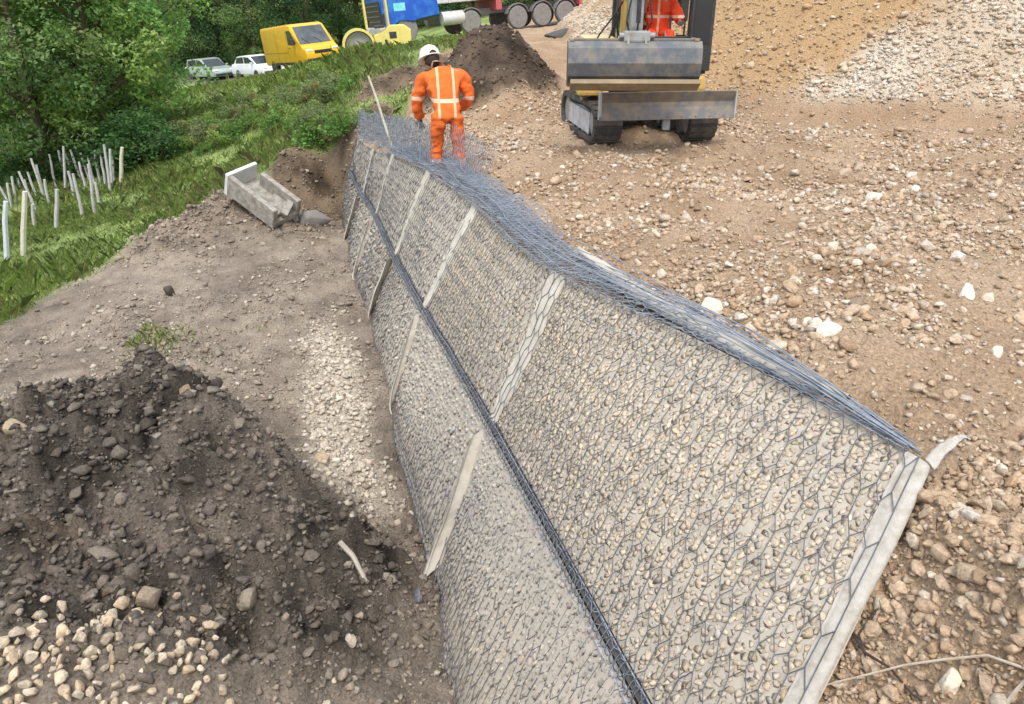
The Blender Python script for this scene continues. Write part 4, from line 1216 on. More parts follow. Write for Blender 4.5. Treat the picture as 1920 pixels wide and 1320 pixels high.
# upper structure
b = BM(); b.box((-.10, 0, .74), (1.75, 1.62, .20), bevel=.04); b.build('slew_platform', M_yel, exc)
b = BM(); b.box((.52, -.70, .72), (.50, .34, .28), bevel=.04); b.build('side_box', M_yel, exc)
b = BM(); b.prism([(-1.0, .84), (-1.05, 1.15), (-.95, 1.28), (-.55, 1.28), (-.53, .84)], -.78, .78, bevel=.05); b.build('engine_cover', M_yel, exc)
b = BM(); b.prism([(-.4, .84), (-.4, 1.30), (.40, 1.30), (.62, 1.20), (.66, .84)], -.80, -.36, bevel=.05); b.build('tank_cover', M_yelp, exc)
# cab
cx0, cx1, cy0, cy1, cz0, cz1 = -.52, .62, -.30, .80, .86, 2.45
b = BM()
for x, y, w in ((cx1, cy0, .06), (cx1, cy1, .06), (cx0, cy0, .07), (cx0, cy1, .07)): b.box((x, y, (cz0 + cz1) / 2), (w, w, cz1 - cz0), bevel=.012)
for y in (cy0, cy1): b.box(((cx0 + cx1) / 2, y, cz1), (cx1 - cx0, .06, .06)); b.box(((cx0 + cx1) / 2, y, cz0 + .03), (cx1 - cx0, .06, .08))
for x in (cx0, cx1): b.box((x, (cy0 + cy1) / 2, cz1), (.06, cy1 - cy0, .06)); b.box((x, (cy0 + cy1) / 2, cz0 + .02), (.06, cy1 - cy0, .06))
cabf = b.build('cab_frame', M_blk, exc)
b = BM(); b.box(((cx0 + cx1) / 2, (cy0 + cy1) / 2, cz1 + .055), (1.24, 1.2, .07), bevel=.03); b.build('cab_roof', M_yel, exc)
b = BM(); b.box(((cx0 + cx1) / 2, (cy0 + cy1) / 2, cz0), (1.1, 1.04, .04)); b.build('cab_floor', M_blk, exc)
b = BM(); b.box((cx0 - .0, (cy0 + cy1) / 2, 1.95), (.02, 1.0, .95)); b.build('rear_window', M_glass, exc)
b = BM(); b.box(((cx0 + cx1) / 2, cy0, 1.75), (1.05, .015, 1.3)); b.build('side_window', M_glass, exc)
dr = empty('door_tmp'); bpy.data.objects.remove(dr)
b = BM(); b.box((.78, .70, 1.65), (.03, .30, 1.50), (0, 0, .12), bevel=.01); d_ = b.build('cab_door', M_blk, exc)
b = BM(); b.box((.798, .70, 1.78), (.012, .22, 1.1), (0, 0, .12)); b.build('door_window', M_dglass, d_)
b = BM(); b.box((-.12, .25, 1.14), (.48, .5, .13), bevel=.04); b.box((-.33, .25, 1.48), (.12, .48, .6), (0, -.15, 0), bevel=.05); b.build('driver_seat', M_blk, exc)
for yy in (-.08, .58):
    b = BM(); b.box((.08, yy, 1.20), (.34, .14, .22), bevel=.03); b.tube([(.2, yy, 1.3), (.23, yy, 1.48), (.22, yy, 1.53)], [.012, .012, .022], 7); b.build('joystick', M_blk, exc)
b = BM()
for yy in (.17, .31): b.tube([(.40, yy, .9), (.38, yy, 1.2), (.33, yy, 1.36)], .012, 6); b.box((.45, yy, .93), (.16, .08, .03))
b.build('travel_lever', M_grey, exc)
# boom, arm, bucket
by = -.28
b = BM(); b.prism([(.60, .80), (1.0, .72), (1.05, 1.0), (.66, 1.1)], by - .13, by + .13, bevel=.02); b.build('boom_bracket', M_blk, exc)
b = BM(); b.prism([(.92, .86), (1.04, .90), (1.22, 2.1), (1.72, 3.15), (1.66, 3.28), (1.52, 3.25), (1.02, 2.25), (.84, 1.0)], by - .085, by + .085, bevel=.015); b.build('boom', M_yel, exc)
b = BM(); b.prism([(1.55, 3.12), (1.80, 3.3), (1.86, 3.1), (1.93, 1.45), (1.87, 1.28), (1.78, 1.30), (1.70, 2.9)], by - .07, by + .07, bevel=.012); b.build('arm', M_grey, exc)
b = BM(); b.cyl((1.10, by, 1.10), (1.36, by, 1.9), .05, 12); b.cyl((1.36, by, 1.9), (1.45, by, 2.3), .028, 10); b.build('boom_ram', M_chrome, exc)
b = BM(); b.cyl((1.98, by, 2.7), (2.01, by, 1.85), .045, 12); b.cyl((2.01, by, 1.85), (2.03, by, 1.5), .026, 10); b.build('bucket_ram', M_blk, exc)
b = BM()
for o_ in (-.11, .11): b.tube([(1.0, by + o_ * .6, 1.0), (1.28, by + o_ * 1.6, 1.6), (1.2, by + o_, 2.3), (1.5, by + o_, 3.0)], .014, 6)
b.tube([(.9, -.75, 1.12), (.95, -.62, 1.35), (1.05, -.42, 1.62), (1.2, by - .05, 1.8)], .012, 6); b.tube([(.86, -.60, 1.12), (.95, -.50, 1.3), (1.1, -.40, 1.6)], .012, 6)
b.build('hydraulic_hose', M_blk, exc)
b = BM(); b.box((1.93, by, 1.36), (.22, .30, .12), bevel=.02); b.cyl((1.86, by - .2, 1.33), (1.86, by + .2, 1.33), .03, 10); b.cyl((2.0, by - .2, 1.37), (2.0, by + .2, 1.37), .03, 10); b.build('quick_coupler', M_grey, exc)
w0, w1 = by - .77, by + .73
arc = [(1.74, 1.30), (2.02, 1.31), (2.10, 1.24), (2.12, 1.08), (2.08, .94), (1.98, .86), (1.72, .80)]
inn = [(1.72, .825), (1.96, .885), (2.05, .96), (2.085, 1.08), (2.07, 1.22), (2.0, 1.275), (1.74, 1.27)]
b = BM(); b.prism(arc + inn, w0, w1); bk = b.build('bucket', M_steel, exc)
for yy in (w0 - .012, w1): b = BM(); b.prism(arc, yy, yy + .014); b.build('bucket_side', M_steel, bk)
b = BM(); b.box((1.66, by, .800), (.16, 1.53, .025), (0, -.15, 0)); b.build('bucket_lip', M_mud, bk)
b = BM(); b.box((2.03, by, .838), (.20, 1.50, .05), (0, -.5, 0)); b.box((1.84, by, .79), (.24, 1.48, .03), (0, -.2, 0)); b.build('wear_plate', M_mud, bk)
b = BM()
for yy in (by - .1, by + .1): b.prism([(1.80, 1.30), (2.06, 1.28), (2.03, 1.41), (1.83, 1.41)], yy - .012, yy + .012)
b.build('bucket_ear', M_grey, bk)
for k in range(9):
    b = BM(); b.cyl((1.315, -.74 + k * .19, .378), (1.334, -.74 + k * .19, .378), .016, 6); b.build('bolt', M_steel, bl)
for yy in (-.45, 0.03, .50): b = BM(); b.box((1.262, yy, .53), (.02, .018, .26), (0, .0, 0)); b.build('stiffener', M_steel2, bl)
b = BM()
for o_ in (-.06, .0, .07): b.tube([(1.98, by + o_, 2.2), (2.06, by + o_ * 1.6, 1.75), (2.05, by + o_ * 2.2, 1.52), (1.97, by + o_ * 1.5, 1.40)], .011, 6)
b.build('arm_hose', M_blk, exc)
for yy in (w0 + .03, w1 - .05): b = BM(); b.box((1.90, yy, 1.325), (.26, .05, .03), bevel=.008); b.build('bucket_rim', M_mud, bk)
b = BM(); b.box((1.955, by, 1.325), (.05, 1.46, .03), bevel=.008); b.build('bucket_top_bar', M_steel2, bk)
for yy in (-.66, .66):
    b = BM()
    for q in range(14):
        a_ = random.uniform(-.6, .6); b.box((a_, yy + random.uniform(-.15, .15), .50 + random.uniform(-.02, .03)), (random.uniform(.06, .18), random.uniform(.05, .14), random.uniform(.03, .07)), (random.random(), random.random(), random.random()), bevel=.012)
    md_ = b.build('caked_mud', M_mud, exc); md_['kind'] = 'stuff'
b = BM(); b.tube([(.66, -.27, .95), (.70, -.27, 1.25), (.70, -.10, 1.30), (.70, .30, 1.30), (.70, .62, 1.30)], .016, 7); b.build('front_guard_rail', M_blk, exc)
b = BM(); b.box((.64, -.24, 2.38), (.06, .12, .09), bevel=.01); b.build('work_lamp', M_lamp, exc)

for o_ in [o_ for o_ in exc.children if o_.name.split('.')[0] not in ('track', 'undercarriage', 'blade', 'blade_arm', 'blade_ram')]:
    o_.rotation_euler = (0, 0, SLEW)
# ------------------------------------------------------------------ people
def skin(name, V, E_, R, mat, parent=None, root=0, sub=2):
    me = bpy.data.meshes.new(name); me.from_pydata([tuple(v) for v in V], E_, [])
    o = bpy.data.objects.new(name, me); link(o)
    md = o.modifiers.new('s', 'SKIN'); md.use_smooth_shade = True; md.branch_smoothing = .6
    for i, r in enumerate(R):
        sv = me.skin_vertices[0].data[i]; sv.radius = (r, r) if np.ndim(r) == 0 else r; sv.use_root = (i == root)
    m2 = o.modifiers.new('d', 'SUBSURF'); m2.levels = sub; m2.render_levels = sub
    dg = bpy.context.evaluated_depsgraph_get(); dg.update()
    res = bpy.data.meshes.new_from_object(o.evaluated_get(dg)); res.name = name
    bpy.data.objects.remove(o); bpy.data.meshes.remove(me)
    res.materials.clear(); res.materials.append(mat)
    for p in res.polygons: p.use_smooth = True
    if name in ('jacket', 'trouser_leg'):
        co = np.empty(len(res.vertices) * 3, np.float32); res.vertices.foreach_get('co', co); co = co.reshape(-1, 3)
        no = np.array([v_.normal[:] for v_ in res.vertices])
        h = fbm(co[:, 0] * 9 + co[:, 1] * 7 + 3, co[:, 2] * 15 + co[:, 1] * 5, 51, 3, .6) * .034
        res.vertices.foreach_set('co', (co + no * h[:, None]).astype(np.float32).ravel()); res.update()
    return link(bpy.data.objects.new(name, res), parent)
M_skin = plain('skin', (.42, .25, .18), .6, scale=10)
M_hair = plain('dark_hair', (.03, .022, .018), .8, scale=30)
M_helm = plain('helmet_white', (.72, .74, .66), .4, scale=5)
M_boot = plain('boot_leather', (.06, .045, .035), .8, scale=10)
M_glove = plain('work_glove', (.10, .095, .09), .85, scale=20)
def hivis(name, orange, bands, braces):
    m, nt, b = new_mat(name)
    tc = node(nt, 'ShaderNodeTexCoord'); sp = node(nt, 'ShaderNodeSeparateXYZ'); nt.links.new(tc.outputs['Object'], sp.inputs[0])
    def near(sock, c, w):
        a = node(nt, 'ShaderNodeMath', operation='SUBTRACT'); nt.links.new(sock, a.inputs[0]); a.inputs[1].default_value = c
        d = node(nt, 'ShaderNodeMath', operation='ABSOLUTE'); nt.links.new(a.outputs[0], d.inputs[0])
        l = node(nt, 'ShaderNodeMath', operation='LESS_THAN'); nt.links.new(d.outputs[0], l.inputs[0]); l.inputs[1].default_value = w
        return l.outputs[0]
    n = noise_node(nt, 9, 4, .6, tc.outputs['Object'])
    r = ramp(nt, n.outputs[0], [(.35, tuple(c * .8 for c in orange)), (.7, orange)])
    c = r.outputs[0]
    for z in bands: c = mixc(nt, c, (.74, .50, .38), near(sp.outputs[2], z, .019))
    for x in braces:
        c = mixc(nt, c, (.78, .45, .28), near(sp.outputs[0], x, .015))
    nt.links.new(c, b.inputs['Base Color']); b.inputs['Roughness'].default_value = .8; b.inputs['Specular IOR Level'].default_value = .2
    n2 = noise_node(nt, 7, 3, .5, tc.outputs['Object']); bump(nt, b, n2.outputs[0], .6, .05)
    return m
def hand(name, wrist, d, parent, mat, curl=.5, side=1):
    """palm with four bent fingers and a thumb"""
    d = Vector(d).normalized(); w = Vector(wrist)
    s = d.cross(Vector((0, 0, 1))).normalized() if abs(d.z) < .9 else d.cross(Vector((0, 1, 0))).normalized()
    n = s.cross(d)
    V, E_, R = [w - d * .02, w + d * .03, w + d * .075], [(0, 1), (1, 2)], [(.026, .022), (.032, .02), (.036, .016)]
    for k, (o, L) in enumerate(((-.030, .062), (-.010, .072), (.011, .068), (.031, .052))):
        b0 = len(V); p1 = w + d * .085 + s * o
        p2 = p1 + d * L * .5 - n * L * .25 * curl; p3 = p2 + d * L * .3 - n * L * .5 * curl
        V += [p1, p2, p3]; E_ += [(2, b0), (b0, b0 + 1), (b0 + 1, b0 + 2)]; R += [.0095, .009, .008]
    b0 = len(V); p1 = w + d * .035 + s * side * .042; p2 = p1 + d * .035 + s * side * .018 - n * .01; p3 = p2 + d * .03 - n * .012
    V += [p1, p2, p3]; E_ += [(1, b0), (b0, b0 + 1), (b0 + 1, b0 + 2)]; R += [.011, .010, .009]
    return skin(name, V, E_, R, mat, parent, 1, 1)
def person(name, loc, rz, J, label, orange, bands, braces, helmet=True, hood=False):
    root = empty(name, loc, (0, 0, rz)); tag(root, label, 'person')
    if helmet and J.get('bend'): root.scale = (.98, 1.06, 1.08)
    v = lambda k: Vector(J[k])
    lerp = lambda a, b, f: v(a).lerp(v(b), f)
    # body: one continuous figure
    names = ['pelvis', 'waist', 'chest', 'neck', 'head', 'ls', 'le', 'lw', 'rs', 're', 'rw', 'lh', 'lk', 'la', 'rh', 'rk', 'ra']
    V = [v(n_) for n_ in names]; ix = {n_: i for i, n_ in enumerate(names)}
    Ed = [('pelvis', 'waist'), ('waist', 'chest'), ('chest', 'neck'), ('neck', 'head'), ('chest', 'ls'), ('ls', 'le'), ('le', 'lw'), ('chest', 'rs'), ('rs', 're'), ('re', 'rw'),
          ('pelvis', 'lh'), ('lh', 'lk'), ('lk', 'la'), ('pelvis', 'rh'), ('rh', 'rk'), ('rk', 'ra')]
    rad = dict(pelvis=(.12, .09), waist=(.115, .08), chest=(.12, .085), neck=.055, head=(.075, .085), ls=.062, rs=.062, le=.042, re=.042, lw=.027, rw=.027, lh=.085, rh=.085, lk=.055, rk=.055, la=.037, ra=.037)
    Ei = [(ix[a], ix[b_]) for a, b_ in Ed]
    skin('body', V, Ei, [rad[n_] for n_ in names], M_skin, root, 0)
    fd = Vector(J['look'])
    # face: nose, brow side and ears on the head
    hc = v('head'); sd = fd.cross(Vector((0, 0, 1))).normalized()
    b = BM(); b.sphere(hc + Vector((0, 0, .02)), .105, (.82, .95, 1.12), 18, 12)
    b.sphere(hc + fd * .10 - Vector((0, 0, .01)), .017, (1, 1, 1.3)); 
    for s_ in (-1, 1): b.sphere(hc + sd * s_ * .088, .028, (.5, .8, 1.1), 10, 7)
    hd = b.build('head', M_skin, root, True)
    b = BM()
    for s_ in (-1, 1): b.sphere(hc + fd * .092 + sd * s_ * .034 + Vector((0, 0, .03)), .011, (1, 1, .7), 8, 6)
    b.box(hc + fd * .094 - Vector((0, 0, .055)), (.045, .012, .008)); b.build('eyes_and_mouth', M_hair, hd)
    b = BM(); b.sphere(hc - fd * .022 + Vector((0, 0, .03)), .105, (.90, .95, 1.05), 18, 12); b.build('hair', M_hair, root, True)
    if helmet:
        b = BM(); up = (Vector((0, 0, 1)) + fd * .45).normalized() if J.get('bend') else Vector((0, 0, 1))
        prof = [(.005, .165), (.05, .158), (.09, .135), (.118, .095), (.128, .05), (.132, .03), (.158, .022), (.158, .014), (.125, .016)]
        b.lathe(prof, (0, 0, 0), 'z', 24)
        q = up.to_track_quat('Z', 'Y').to_matrix().to_4x4()
        bmesh.ops.transform(b.bm, matrix=Matrix.Translation(hc + Vector((0, 0, .02)) + fd * .01) @ q, verts=b.bm.verts)
        b.build('helmet', M_helm, root, True)
    M_o = hivis(name + '_jacket_cloth', orange, bands, braces)
    M_o2 = hivis(name + '_trouser_cloth', tuple(c * .95 for c in orange), (.36, .26), ())
    # jacket
    jn = ['hem', 'waist', 'chest', 'collar', 'ls', 'lm', 'le', 'lc', 'rs', 'rm', 're', 'rc']
    JV = [v('pelvis') + Vector((0, -.01, -.13)), v('waist'), v('chest'), lerp('chest', 'neck', .80), v('ls'), lerp('ls', 'le', .5), v('le'), lerp('le', 'lw', .92), v('rs'), lerp('rs', 're', .5), v('re'), lerp('re', 'rw', .92)]
    JE = [(0, 1), (1, 2), (2, 3), (2, 4), (4, 5), (5, 6), (6, 7), (2, 8), (8, 9), (9, 10), (10, 11)]
    skin('jacket', JV, JE, [(.215, .18), (.195, .165), (.205, .17), (.105, .105), .105, .088, .074, .058, .105, .088, .074, .058], M_o, root, 1, 3)
    for s_ in 'lr':
        TV = [lerp(s_ + 'h', s_ + 'k', -.12), lerp(s_ + 'h', s_ + 'k', .45), v(s_ + 'k'), lerp(s_ + 'k', s_ + 'a', .5), lerp(s_ + 'k', s_ + 'a', .95)]
        skin('trouser_leg', TV, [(0, 1), (1, 2), (2, 3), (3, 4)], [.105, .09, .076, .071, .068], M_o2, root, 0, 3)
        a = v(s_ + 'a')
        skin('boot', [a + Vector((0, -.03 * 1, .03)), a + Vector((0, -.03, -.05)), a + fd.xy.to_3d() * .08 + Vector((0, 0, -.055)), a + fd.xy.to_3d() * .17 + Vector((0, 0, -.06))], [(0, 1), (1, 2), (2, 3)], [.055, .045, .045, .032], M_boot, root, 1, 2)
        hand('glove', v(s_ + 'w'), v(s_ + 'w') - v(s_ + 'e') + Vector((0, .05, 0)), root, M_glove, .7, 1 if s_ == 'r' else -1)
    return root
wk = (-.74, 8.95, float(zg(-.74, 8.95)) + .01)
person('person', wk, math.radians(8), dict(
    pelvis=(0, 0, .87), waist=(-.01, .08, 1.01), chest=(-.04, .24, 1.20), neck=(-.09, .36, 1.31), head=(-.15, .46, 1.34), look=(-.35, .85, -.4), bend=1,
    ls=(-.24, .26, 1.22), le=(-.36, .30, .95), lw=(-.31, .46, .74), rs=(.17, .24, 1.24), re=(.30, .24, 1.0), rw=(.17, .46, .84),
    lh=(-.10, 0, .84), lk=(-.15, .10, .46), la=(-.17, -.02, .10), rh=(.10, 0, .84), rk=(.12, .06, .46), ra=(.13, -.04, .10)),
    'person in orange work clothes and white helmet bending over the wall nets, seen from behind', (.80, .165, .035), (.99,), (-.10, .085))
op = Matrix.Translation(exc.location) @ Euler((0, 0, exc.rotation_euler[2] + SLEW)).to_matrix().to_4x4()
seat_w = op @ Vector((0, .25, .88))
opz = seat_w
person('person', tuple(opz), math.radians(-81 - 90) + SLEW, dict(
    pelvis=(0, -.12, .42), waist=(0, -.14, .56), chest=(0, -.10, .80), neck=(0, -.07, .97), head=(0, -.04, 1.09), look=(0, 1, -.15),
    ls=(-.19, -.10, .86), le=(-.29, .02, .62), lw=(-.26, .24, .60), rs=(.19, -.10, .86), re=(.29, .02, .62), rw=(.26, .24, .60),
    lh=(-.10, -.10, .41), lk=(-.13, .30, .44), la=(-.12, .36, .10), rh=(.10, -.10, .41), rk=(.13, .30, .44), ra=(.12, .36, .10)),
    'person in bright orange jacket seated at the levers inside the excavator cab', (.82, .085, .03), (.66,), (0.0,))

# ------------------------------------------------------------------ vehicles on the road
def wheel(parent, x, y, r, w, rimcol, name='wheel', out=1, tyre=None):
    o = empty(name); o.parent = parent; o.location = (x, y, r)
    b = BM(); b.lathe([(r * .62, -w / 2), (r * .93, -w / 2), (r, -w * .36), (r, w * .36), (r * .93, w / 2), (r * .62, w / 2)], (0, 0, 0), 'y', 28); b.build('tyre', tyre or M_rub, o, True)
    b = BM(); b.lathe([(r * .12, out * w * .28), (r * .30, out * w * .26), (r * .40, out * w * .10), (r * .58, out * w * .14), (r * .64, out * w * .47), (r * .60, -out * w * .3)], (0, 0, 0), 'y', 24); b.build('rim', rimcol, o, True)
M_vany = plain('van_yellow', (.78, .46, .02), .35, dirt=(.68, .40, .03), scale=2)
M_silver = plain('silver_green_paint', (.42, .50, .47), .3, .3, dirt=(.36, .43, .41), scale=2)
M_white = plain('white_paint', (.74, .77, .80), .35, dirt=(.66, .69, .72), scale=2)
M_rim = plain('wheel_rim', (.45, .46, .48), .4, .5, scale=5)
M_plastic = plain('dark_plastic', (.05, .05, .052), .7, scale=6)
road_s = math.atan2(1.5, 7.5)
vp = aty(572, 134, 43.6); vz = float(zg(vp[0], vp[1], False))
van = empty('panel_van', (vp[0], vp[1], vp[2]), (0, 0, 0))
hd = math.radians(-50)
tilt = Matrix.Rotation(-.10, 4, 'Y')
van.matrix_world = Matrix.Translation(van.location) @ tilt @ Matrix.Rotation(hd, 4, 'Z')
tag(van, 'bright yellow panel van parked on the road above the bank', 'van')
b = BM(); b.prism([(-2.65, .42), (-2.68, 2.20), (-2.58, 2.34), (.9, 2.40), (1.22, 2.30), (1.92, 1.40), (2.45, 1.22), (2.66, 1.0), (2.70, .42)], -.98, .98, bevel=.11); body = b.build('body', M_vany, van, True)
b = BM(); b.quad((1.275, -.82, 2.26), (1.275, .82, 2.26), (1.965, .88, 1.41), (1.965, -.88, 1.41)); b.build('windscreen', plain('windscreen_glass', (.10, .12, .13), .06, dirt=(.03, .035, .04), scale=1.2), van)  # grey base paints in the reflection; the darker patches are bare glass
for s in (-1, 1):
    b = BM(); b.prism([(.72, 1.42), (.72, 2.10), (1.18, 2.10), (1.70, 1.46)], s * .985 - .004, s * .985 + .004); b.build('side_window', M_dglass, van)
    b = BM(); b.box((.60, s * .985, 1.3), (.015, .012, 1.6)); b.box((-.75, s * .985, 1.35), (.015, .012, 1.7)); b.box((-1.0, s * .985, 1.05), (3.1, .012, .03)); b.build('panel_seam', plain('seam_dark_yellow', (.40, .24, .02), .6), van)  # seam lines drawn as darker yellow strips
    b = BM(); b.box((1.55, s * 1.12, 1.55), (.1, .2, .3), bevel=.03); b.build('mirror', M_plastic, van)
    b = BM(); b.box((2.52, s * .74, 1.02), (.18, .34, .26), (0, .3, 0), bevel=.05); b.build('headlight', M_lamp, van)
    b = BM(); b.box((-2.68, s * .9, 1.1), (.04, .1, .6)); b.build('rear_light', M_redl, van)
    wheel(van, 1.72, s * .86, .35, .24, M_rim, out=s); wheel(van, -1.65, s * .86, .35, .24, M_rim, out=s)
b = BM(); b.box((2.66, 0, .55), (.16, 1.9, .32), bevel=.05); b.build('bumper', M_plastic, van)
b = BM(); b.box((2.63, 0, .95), (.08, 1.0, .26), (0, .2, 0), bevel=.02); b.build('grille', M_plastic, van)
b = BM(); b.box((2.75, 0, .52), (.012, .5, .11)); b.build('number_plate', M_white, van)
for s in (-.35, .35): b = BM(); b.tube([(2.0, s, 1.43), (1.75, s - .3, 1.70)], .012, 5); b.build('wiper', M_plastic, van)
for s in (-1, 1):
    b = BM(); b.box((.0, s * .985, .50), (2.6, .02, .14)); b.build('sill_trim', M_plastic, van)
    b = BM(); b.box((.85, s * .995, 1.28), (.16, .02, .04), bevel=.008); b.build('door_handle', M_plastic, van)
def car(name, label, px, py, y, heading, mat, L=4.1, est=False):
    p = aty(px, py, y); z = float(zg(p[0], p[1], False))
    c = empty(name, (p[0], p[1], p[2]))
    c.matrix_world = Matrix.Translation(c.location) @ Matrix.Rotation(-.06, 4, 'Y') @ Matrix.Rotation(heading, 4, 'Z')
    tag(c, label, 'car')
    h = L / 2
    b = BM(); b.prism([(-h, .30), (-h - .03, .72), (-h + .12, .95), (.55, .98), (1.0, .95), (h - .25, .80), (h, .60), (h, .30)], -.86, .86, bevel=.07); b.build('body', mat, c, True)
    rear = -h + (.12 if est else .18)
    top = [(rear, .94), (rear + (.35 if est else .55), 1.42), (-.25, 1.49), (.25, 1.43), (1.02, .95)]
    b = BM(); b.prism(top, -.74, .74, bevel=.05); b.build('cabin', mat, c, True)
    b = BM(); b.quad((.31, -.62, 1.41), (.31, .62, 1.41), (1.03, .70, .97), (1.03, -.70, .97)); b.build('windscreen', M_dglass, c)
    b = BM(); b.quad((rear + .30, -.6, 1.38), (rear + .30, .6, 1.38), (rear - .02, .66, .99), (rear - .02, -.66, .99)); b.build('rear_window', M_dglass, c)
    for s in (-1, 1):
        for pl in ([(rear + .28, .99), (rear + .52, 1.35), (-.42, 1.40), (-.42, .99)], [(-.34, .99), (-.34, 1.40), (.22, 1.36), (.80, .99)]):
            b = BM(); b.prism(pl, s * .745 - .004, s * .745 + .004); b.build('side_window', M_dglass, c)
        b = BM(); b.box((h - .14, s * .62, .68), (.2, .32, .14), (0, .4, 0), bevel=.03); b.build('headlight', M_lamp, c)
        b = BM(); b.box((-h + .02, s * .70, .80), (.12, .2, .2), bevel=.03); b.build('rear_light', M_redl, c)
        b = BM(); b.box((.78, s * .95, 1.02), (.12, .16, .1), bevel=.03); b.build('mirror', mat, c)
        wheel(c, h - .85, s * .76, .31, .2, M_rim, out=s); wheel(c, -h + .75, s * .76, .31, .2, M_rim, out=s)
    b = BM(); b.box((h - .02, 0, .42), (.1, 1.5, .16), bevel=.03); b.build('grille', M_plastic, c)
    return c
car('parked_car', 'silver green estate car at the foot of the trees beside a white car', 398, 150, 57, math.radians(-42), M_silver, 4.3, True)
car('parked_car', 'small white car parked behind the yellow van', 487, 146, 54.5, math.radians(-40), M_white, 3.8)

# lorry
lp = aty(762, 76, 38.3)
lor = empty('blue_lorry', (lp[0], lp[1], lp[2]))
lor.matrix_world = Matrix.Translation(lor.location) @ Matrix.Rotation(.09, 4, 'Y').inverted() @ Matrix.Rotation(math.radians(180 + 27), 4, 'Z')
tag(lor, 'long lorry with blue cab and pale tipper body on the road', 'lorry')
M_dusty = plain('dusty_tyre', (.24, .235, .235), .9, dirt=(.16, .155, .15), scale=6)
M_lrim = plain('lorry_rim', (.58, .60, .63), .5, .2, dirt=(.45, .45, .46), scale=6)
M_blue = plain('lorry_blue', (.015, .10, .55), .3, dirt=(.04, .26, .62), scale=2.2)
M_chas = plain('chassis_grey', (.20, .21, .23), .6, dirt=(.28, .26, .25), scale=5)
M_tip = plain('tipper_grey', (.60, .60, .62), .5, dirt=(.48, .46, .46), scale=3)
M_red = plain('red_frame', (.50, .10, .12), .5, dirt=(.42, .16, .16), scale=4)
b = BM(); b.prism([(1.35, .62), (1.42, 1.9), (1.18, 3.0), (-1.35, 3.1), (-1.35, .95), (-.2, .95), (-.1, .75), (.35, .95), (.65, .95), (1.0, .62)], -1.24, 1.24, bevel=.06); b.build('cab', M_blue, lor, True)
b = BM(); b.box((1.415, 0, 1.25), (.06, 2.1, 1.0), bevel=.02); g_ = b.build('grille', M_blk, lor)
b = BM()
for k in range(4): b.box((1.45, 0, .92 + k * .22), (.02, 1.9, .03))
b.build('grille_bar', M_chas, g_)
b = BM(); b.quad((1.425, -1.12, 1.98), (1.425, 1.12, 1.98), (1.215, 1.10, 2.85), (1.215, -1.10, 2.85)); b.build('windscreen', M_dglass, lor)
b = BM(); b.box((1.38, 0, .52), (.22, 2.46, .34), bevel=.05); b.build('bumper', M_tip, lor)
for s in (-1, 1):
    b = BM(); b.box((1.50, s * .95, .60), (.05, .36, .18), bevel=.03); b.build('headlight', M_lamp, lor)
    b = BM(); b.prism([(-.35, 1.9), (-.35, 2.65), (.75, 2.65), (1.05, 1.9)], s * 1.245 - .004, s * 1.245 + .004); b.build('side_window', M_dglass, lor)
    b = BM(); b.box((.55, s * 1.245, 1.45), (.55, .012, .32)); b.build('door_mark', plain('door_mark_paint', (.25, .75, .78), .4, dirt=(.1, .5, .7), scale=6), lor)
    b = BM(); b.box((1.25, s * 1.42, 2.3), (.14, .22, .5), bevel=.04); b.build('mirror', M_blk, lor)
    b = BM(); b.lathe([(.28, -.55), (.30, -.5), (.30, .5), (.28, .55)], (-2.05, s * 1.0, .78), 'x', 20); b.build('fuel_tank', M_tip, lor, True)
    for xa in (.28, -2.95, -5.45, -6.80, -8.12):
        wheel(lor, xa, s * 1.02, .51, .34, M_lrim, out=s, tyre=M_dusty)
    for xa in (-2.95, -5.45, -6.80, -8.12):
        b = BM()
        pr = [(xa + .62 * math.cos(math.pi * k / 10), .55 + .60 * math.sin(math.pi * k / 10)) for k in range(1, 10)]
        b.prism(pr + [(x_, z_ - .04) for x_, z_ in pr[::-1]], s * .85, s * 1.2)
        b.build('mudguard', M_chas, lor)
b = BM()
for s in (-.42, .42): b.box((-3.8, s, .92), (9.0, .10, .26))
for xa in (-1.4, -3.6, -4.6, -6.1, -7.5): b.box((xa, 0, .92), (.12, .8, .2))
b.build('chassis', M_chas, lor)
b = BM(); b.box((-4.45, 0, 1.30), (.30, 2.40, .75), bevel=.03); b.build('cross_frame', M_red, lor)
b = BM(); b.box((-9.0, 0, 1.05), (.14, 2.4, .5), bevel=.02); b.build('cross_frame', M_red, lor)
b = BM(); b.prism([(-1.3, 1.42), (-1.2, 2.9), (-9.0, 2.9), (-9.2, 1.42)], -1.25, 1.25, bevel=.04); tb = b.build('tipper_body', M_tip, lor)
for k in range(8):
    for s in (-1, 1): b = BM(); b.box((-1.9 - k * .95, s * 1.28, 2.1), (.10, .08, 1.35)); b.build('rib', M_tip, tb)
b = BM(); b.box((-9.06, .8, .78), (.05, .35, .14)); b.box((-9.06, -.8, .78), (.05, .35, .14)); b.build('rear_light', M_redl, lor)

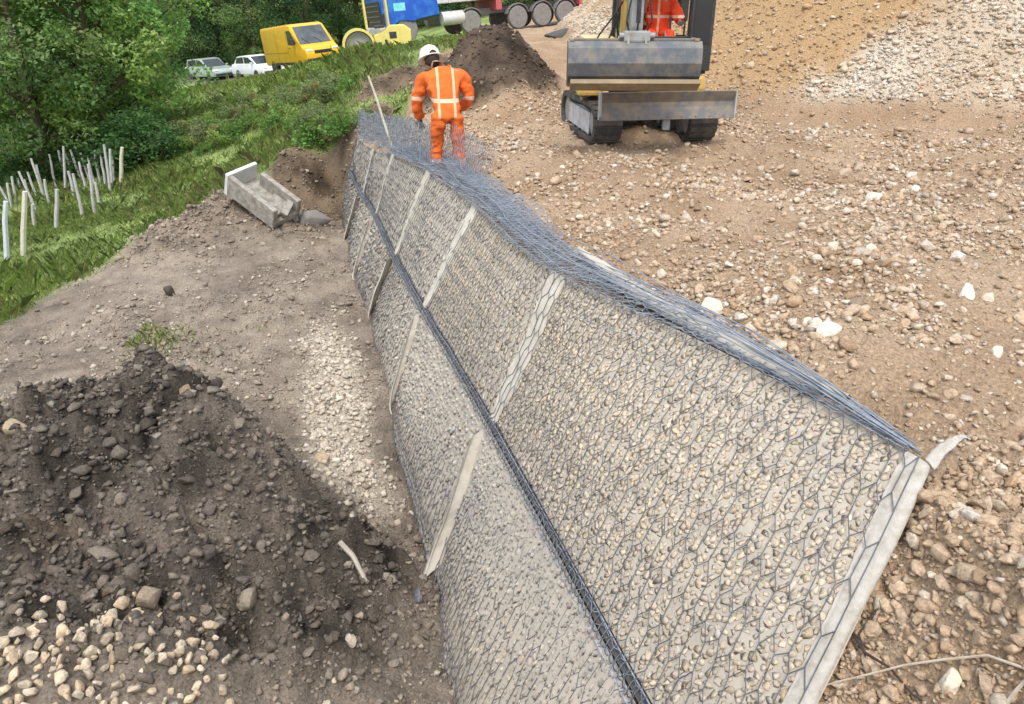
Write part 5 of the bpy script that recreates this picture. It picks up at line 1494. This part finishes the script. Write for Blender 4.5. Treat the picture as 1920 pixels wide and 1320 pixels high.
# roller
rp_ = aty(702, 106, 33.0)
rol = empty('road_roller', (rp_[0], rp_[1], rp_[2] - .05))
rol.matrix_world = Matrix.Translation(rol.location) @ Matrix.Rotation(.09, 4, 'Y').inverted() @ Matrix.Rotation(math.radians(180 + 12), 4, 'Z')
tag(rol, 'pale yellow compact roller with grey drum standing beside the blue lorry', 'roller')
M_ry = plain('roller_yellow', (.72, .62, .18), .45, dirt=(.58, .50, .18), scale=3)
b = BM(); b.lathe([(.08, -.55), (.10, -.50), (.40, -.48), (.47, -.52), (.52, -.52), (.52, .52), (.47, .52), (.40, .48), (.10, .50), (.08, .55)], (.55, 0, .52), 'y', 30); b.build('drum', plain('drum_steel', (.33, .33, .36), .55, .3, dirt=(.40, .34, .28), scale=4), rol, True)
b = BM(); pr = [(.55 + .66 * math.cos(a), .52 + .66 * math.sin(a)) for a in np.linspace(-.2, math.pi * .98, 14)]
pi_ = [(.55 + .56 * math.cos(a), .52 + .56 * math.sin(a)) for a in np.linspace(-.2, math.pi * .98, 14)]
b.prism(pr + pi_[::-1], -.66, .66); b.build('drum_fender', M_ry, rol)
b = BM(); b.prism([(-1.55, .38), (-1.60, .95), (-1.35, 1.15), (-.75, 1.18), (-.55, .95), (-.10, .85), (-.10, .45)], -.62, .62, bevel=.05); b.build('engine_hood', M_ry, rol)
for s in (-1, 1):
    b = BM(); b.box((-.85, s * .63, .80), (.28, .012, .24)); b.box((-.55, s * .63, .55), (.10, .012, .22)); b.build('vent', M_blk, rol)
b = BM(); b.lathe([(.2, -.55), (.42, -.55), (.42, .55), (.2, .55)], (-1.05, 0, .42), 'y', 24); b.build('rear_drum', M_rub, rol)
b = BM(); b.box((-.38, 0, 1.15), (.42, .46, .12), bevel=.04); b.box((-.58, 0, 1.40), (.1, .44, .45), bevel=.04); b.build('driver_seat', M_blk, rol)
b = BM(); b.tube([(.10, 0, 1.1), (.0, 0, 1.4)], .03, 8); b.lathe([(.17, -.012), (.19, 0), (.17, .012)], (-.02, 0, 1.42), 'z', 18); b.build('steering_wheel', M_blk, rol)
for s in (-1, 1): b = BM(); b.box((.12, s * .5, 1.75), (.07, .07, 1.3)); b.box((-.75, s * .5, 1.85), (.07, .07, 1.4)); b.build('roof_post', M_ry, rol)
b = BM(); b.box((-.3, 0, 2.56), (1.35, 1.25, .07), bevel=.03); b.build('roof', M_ry, rol)
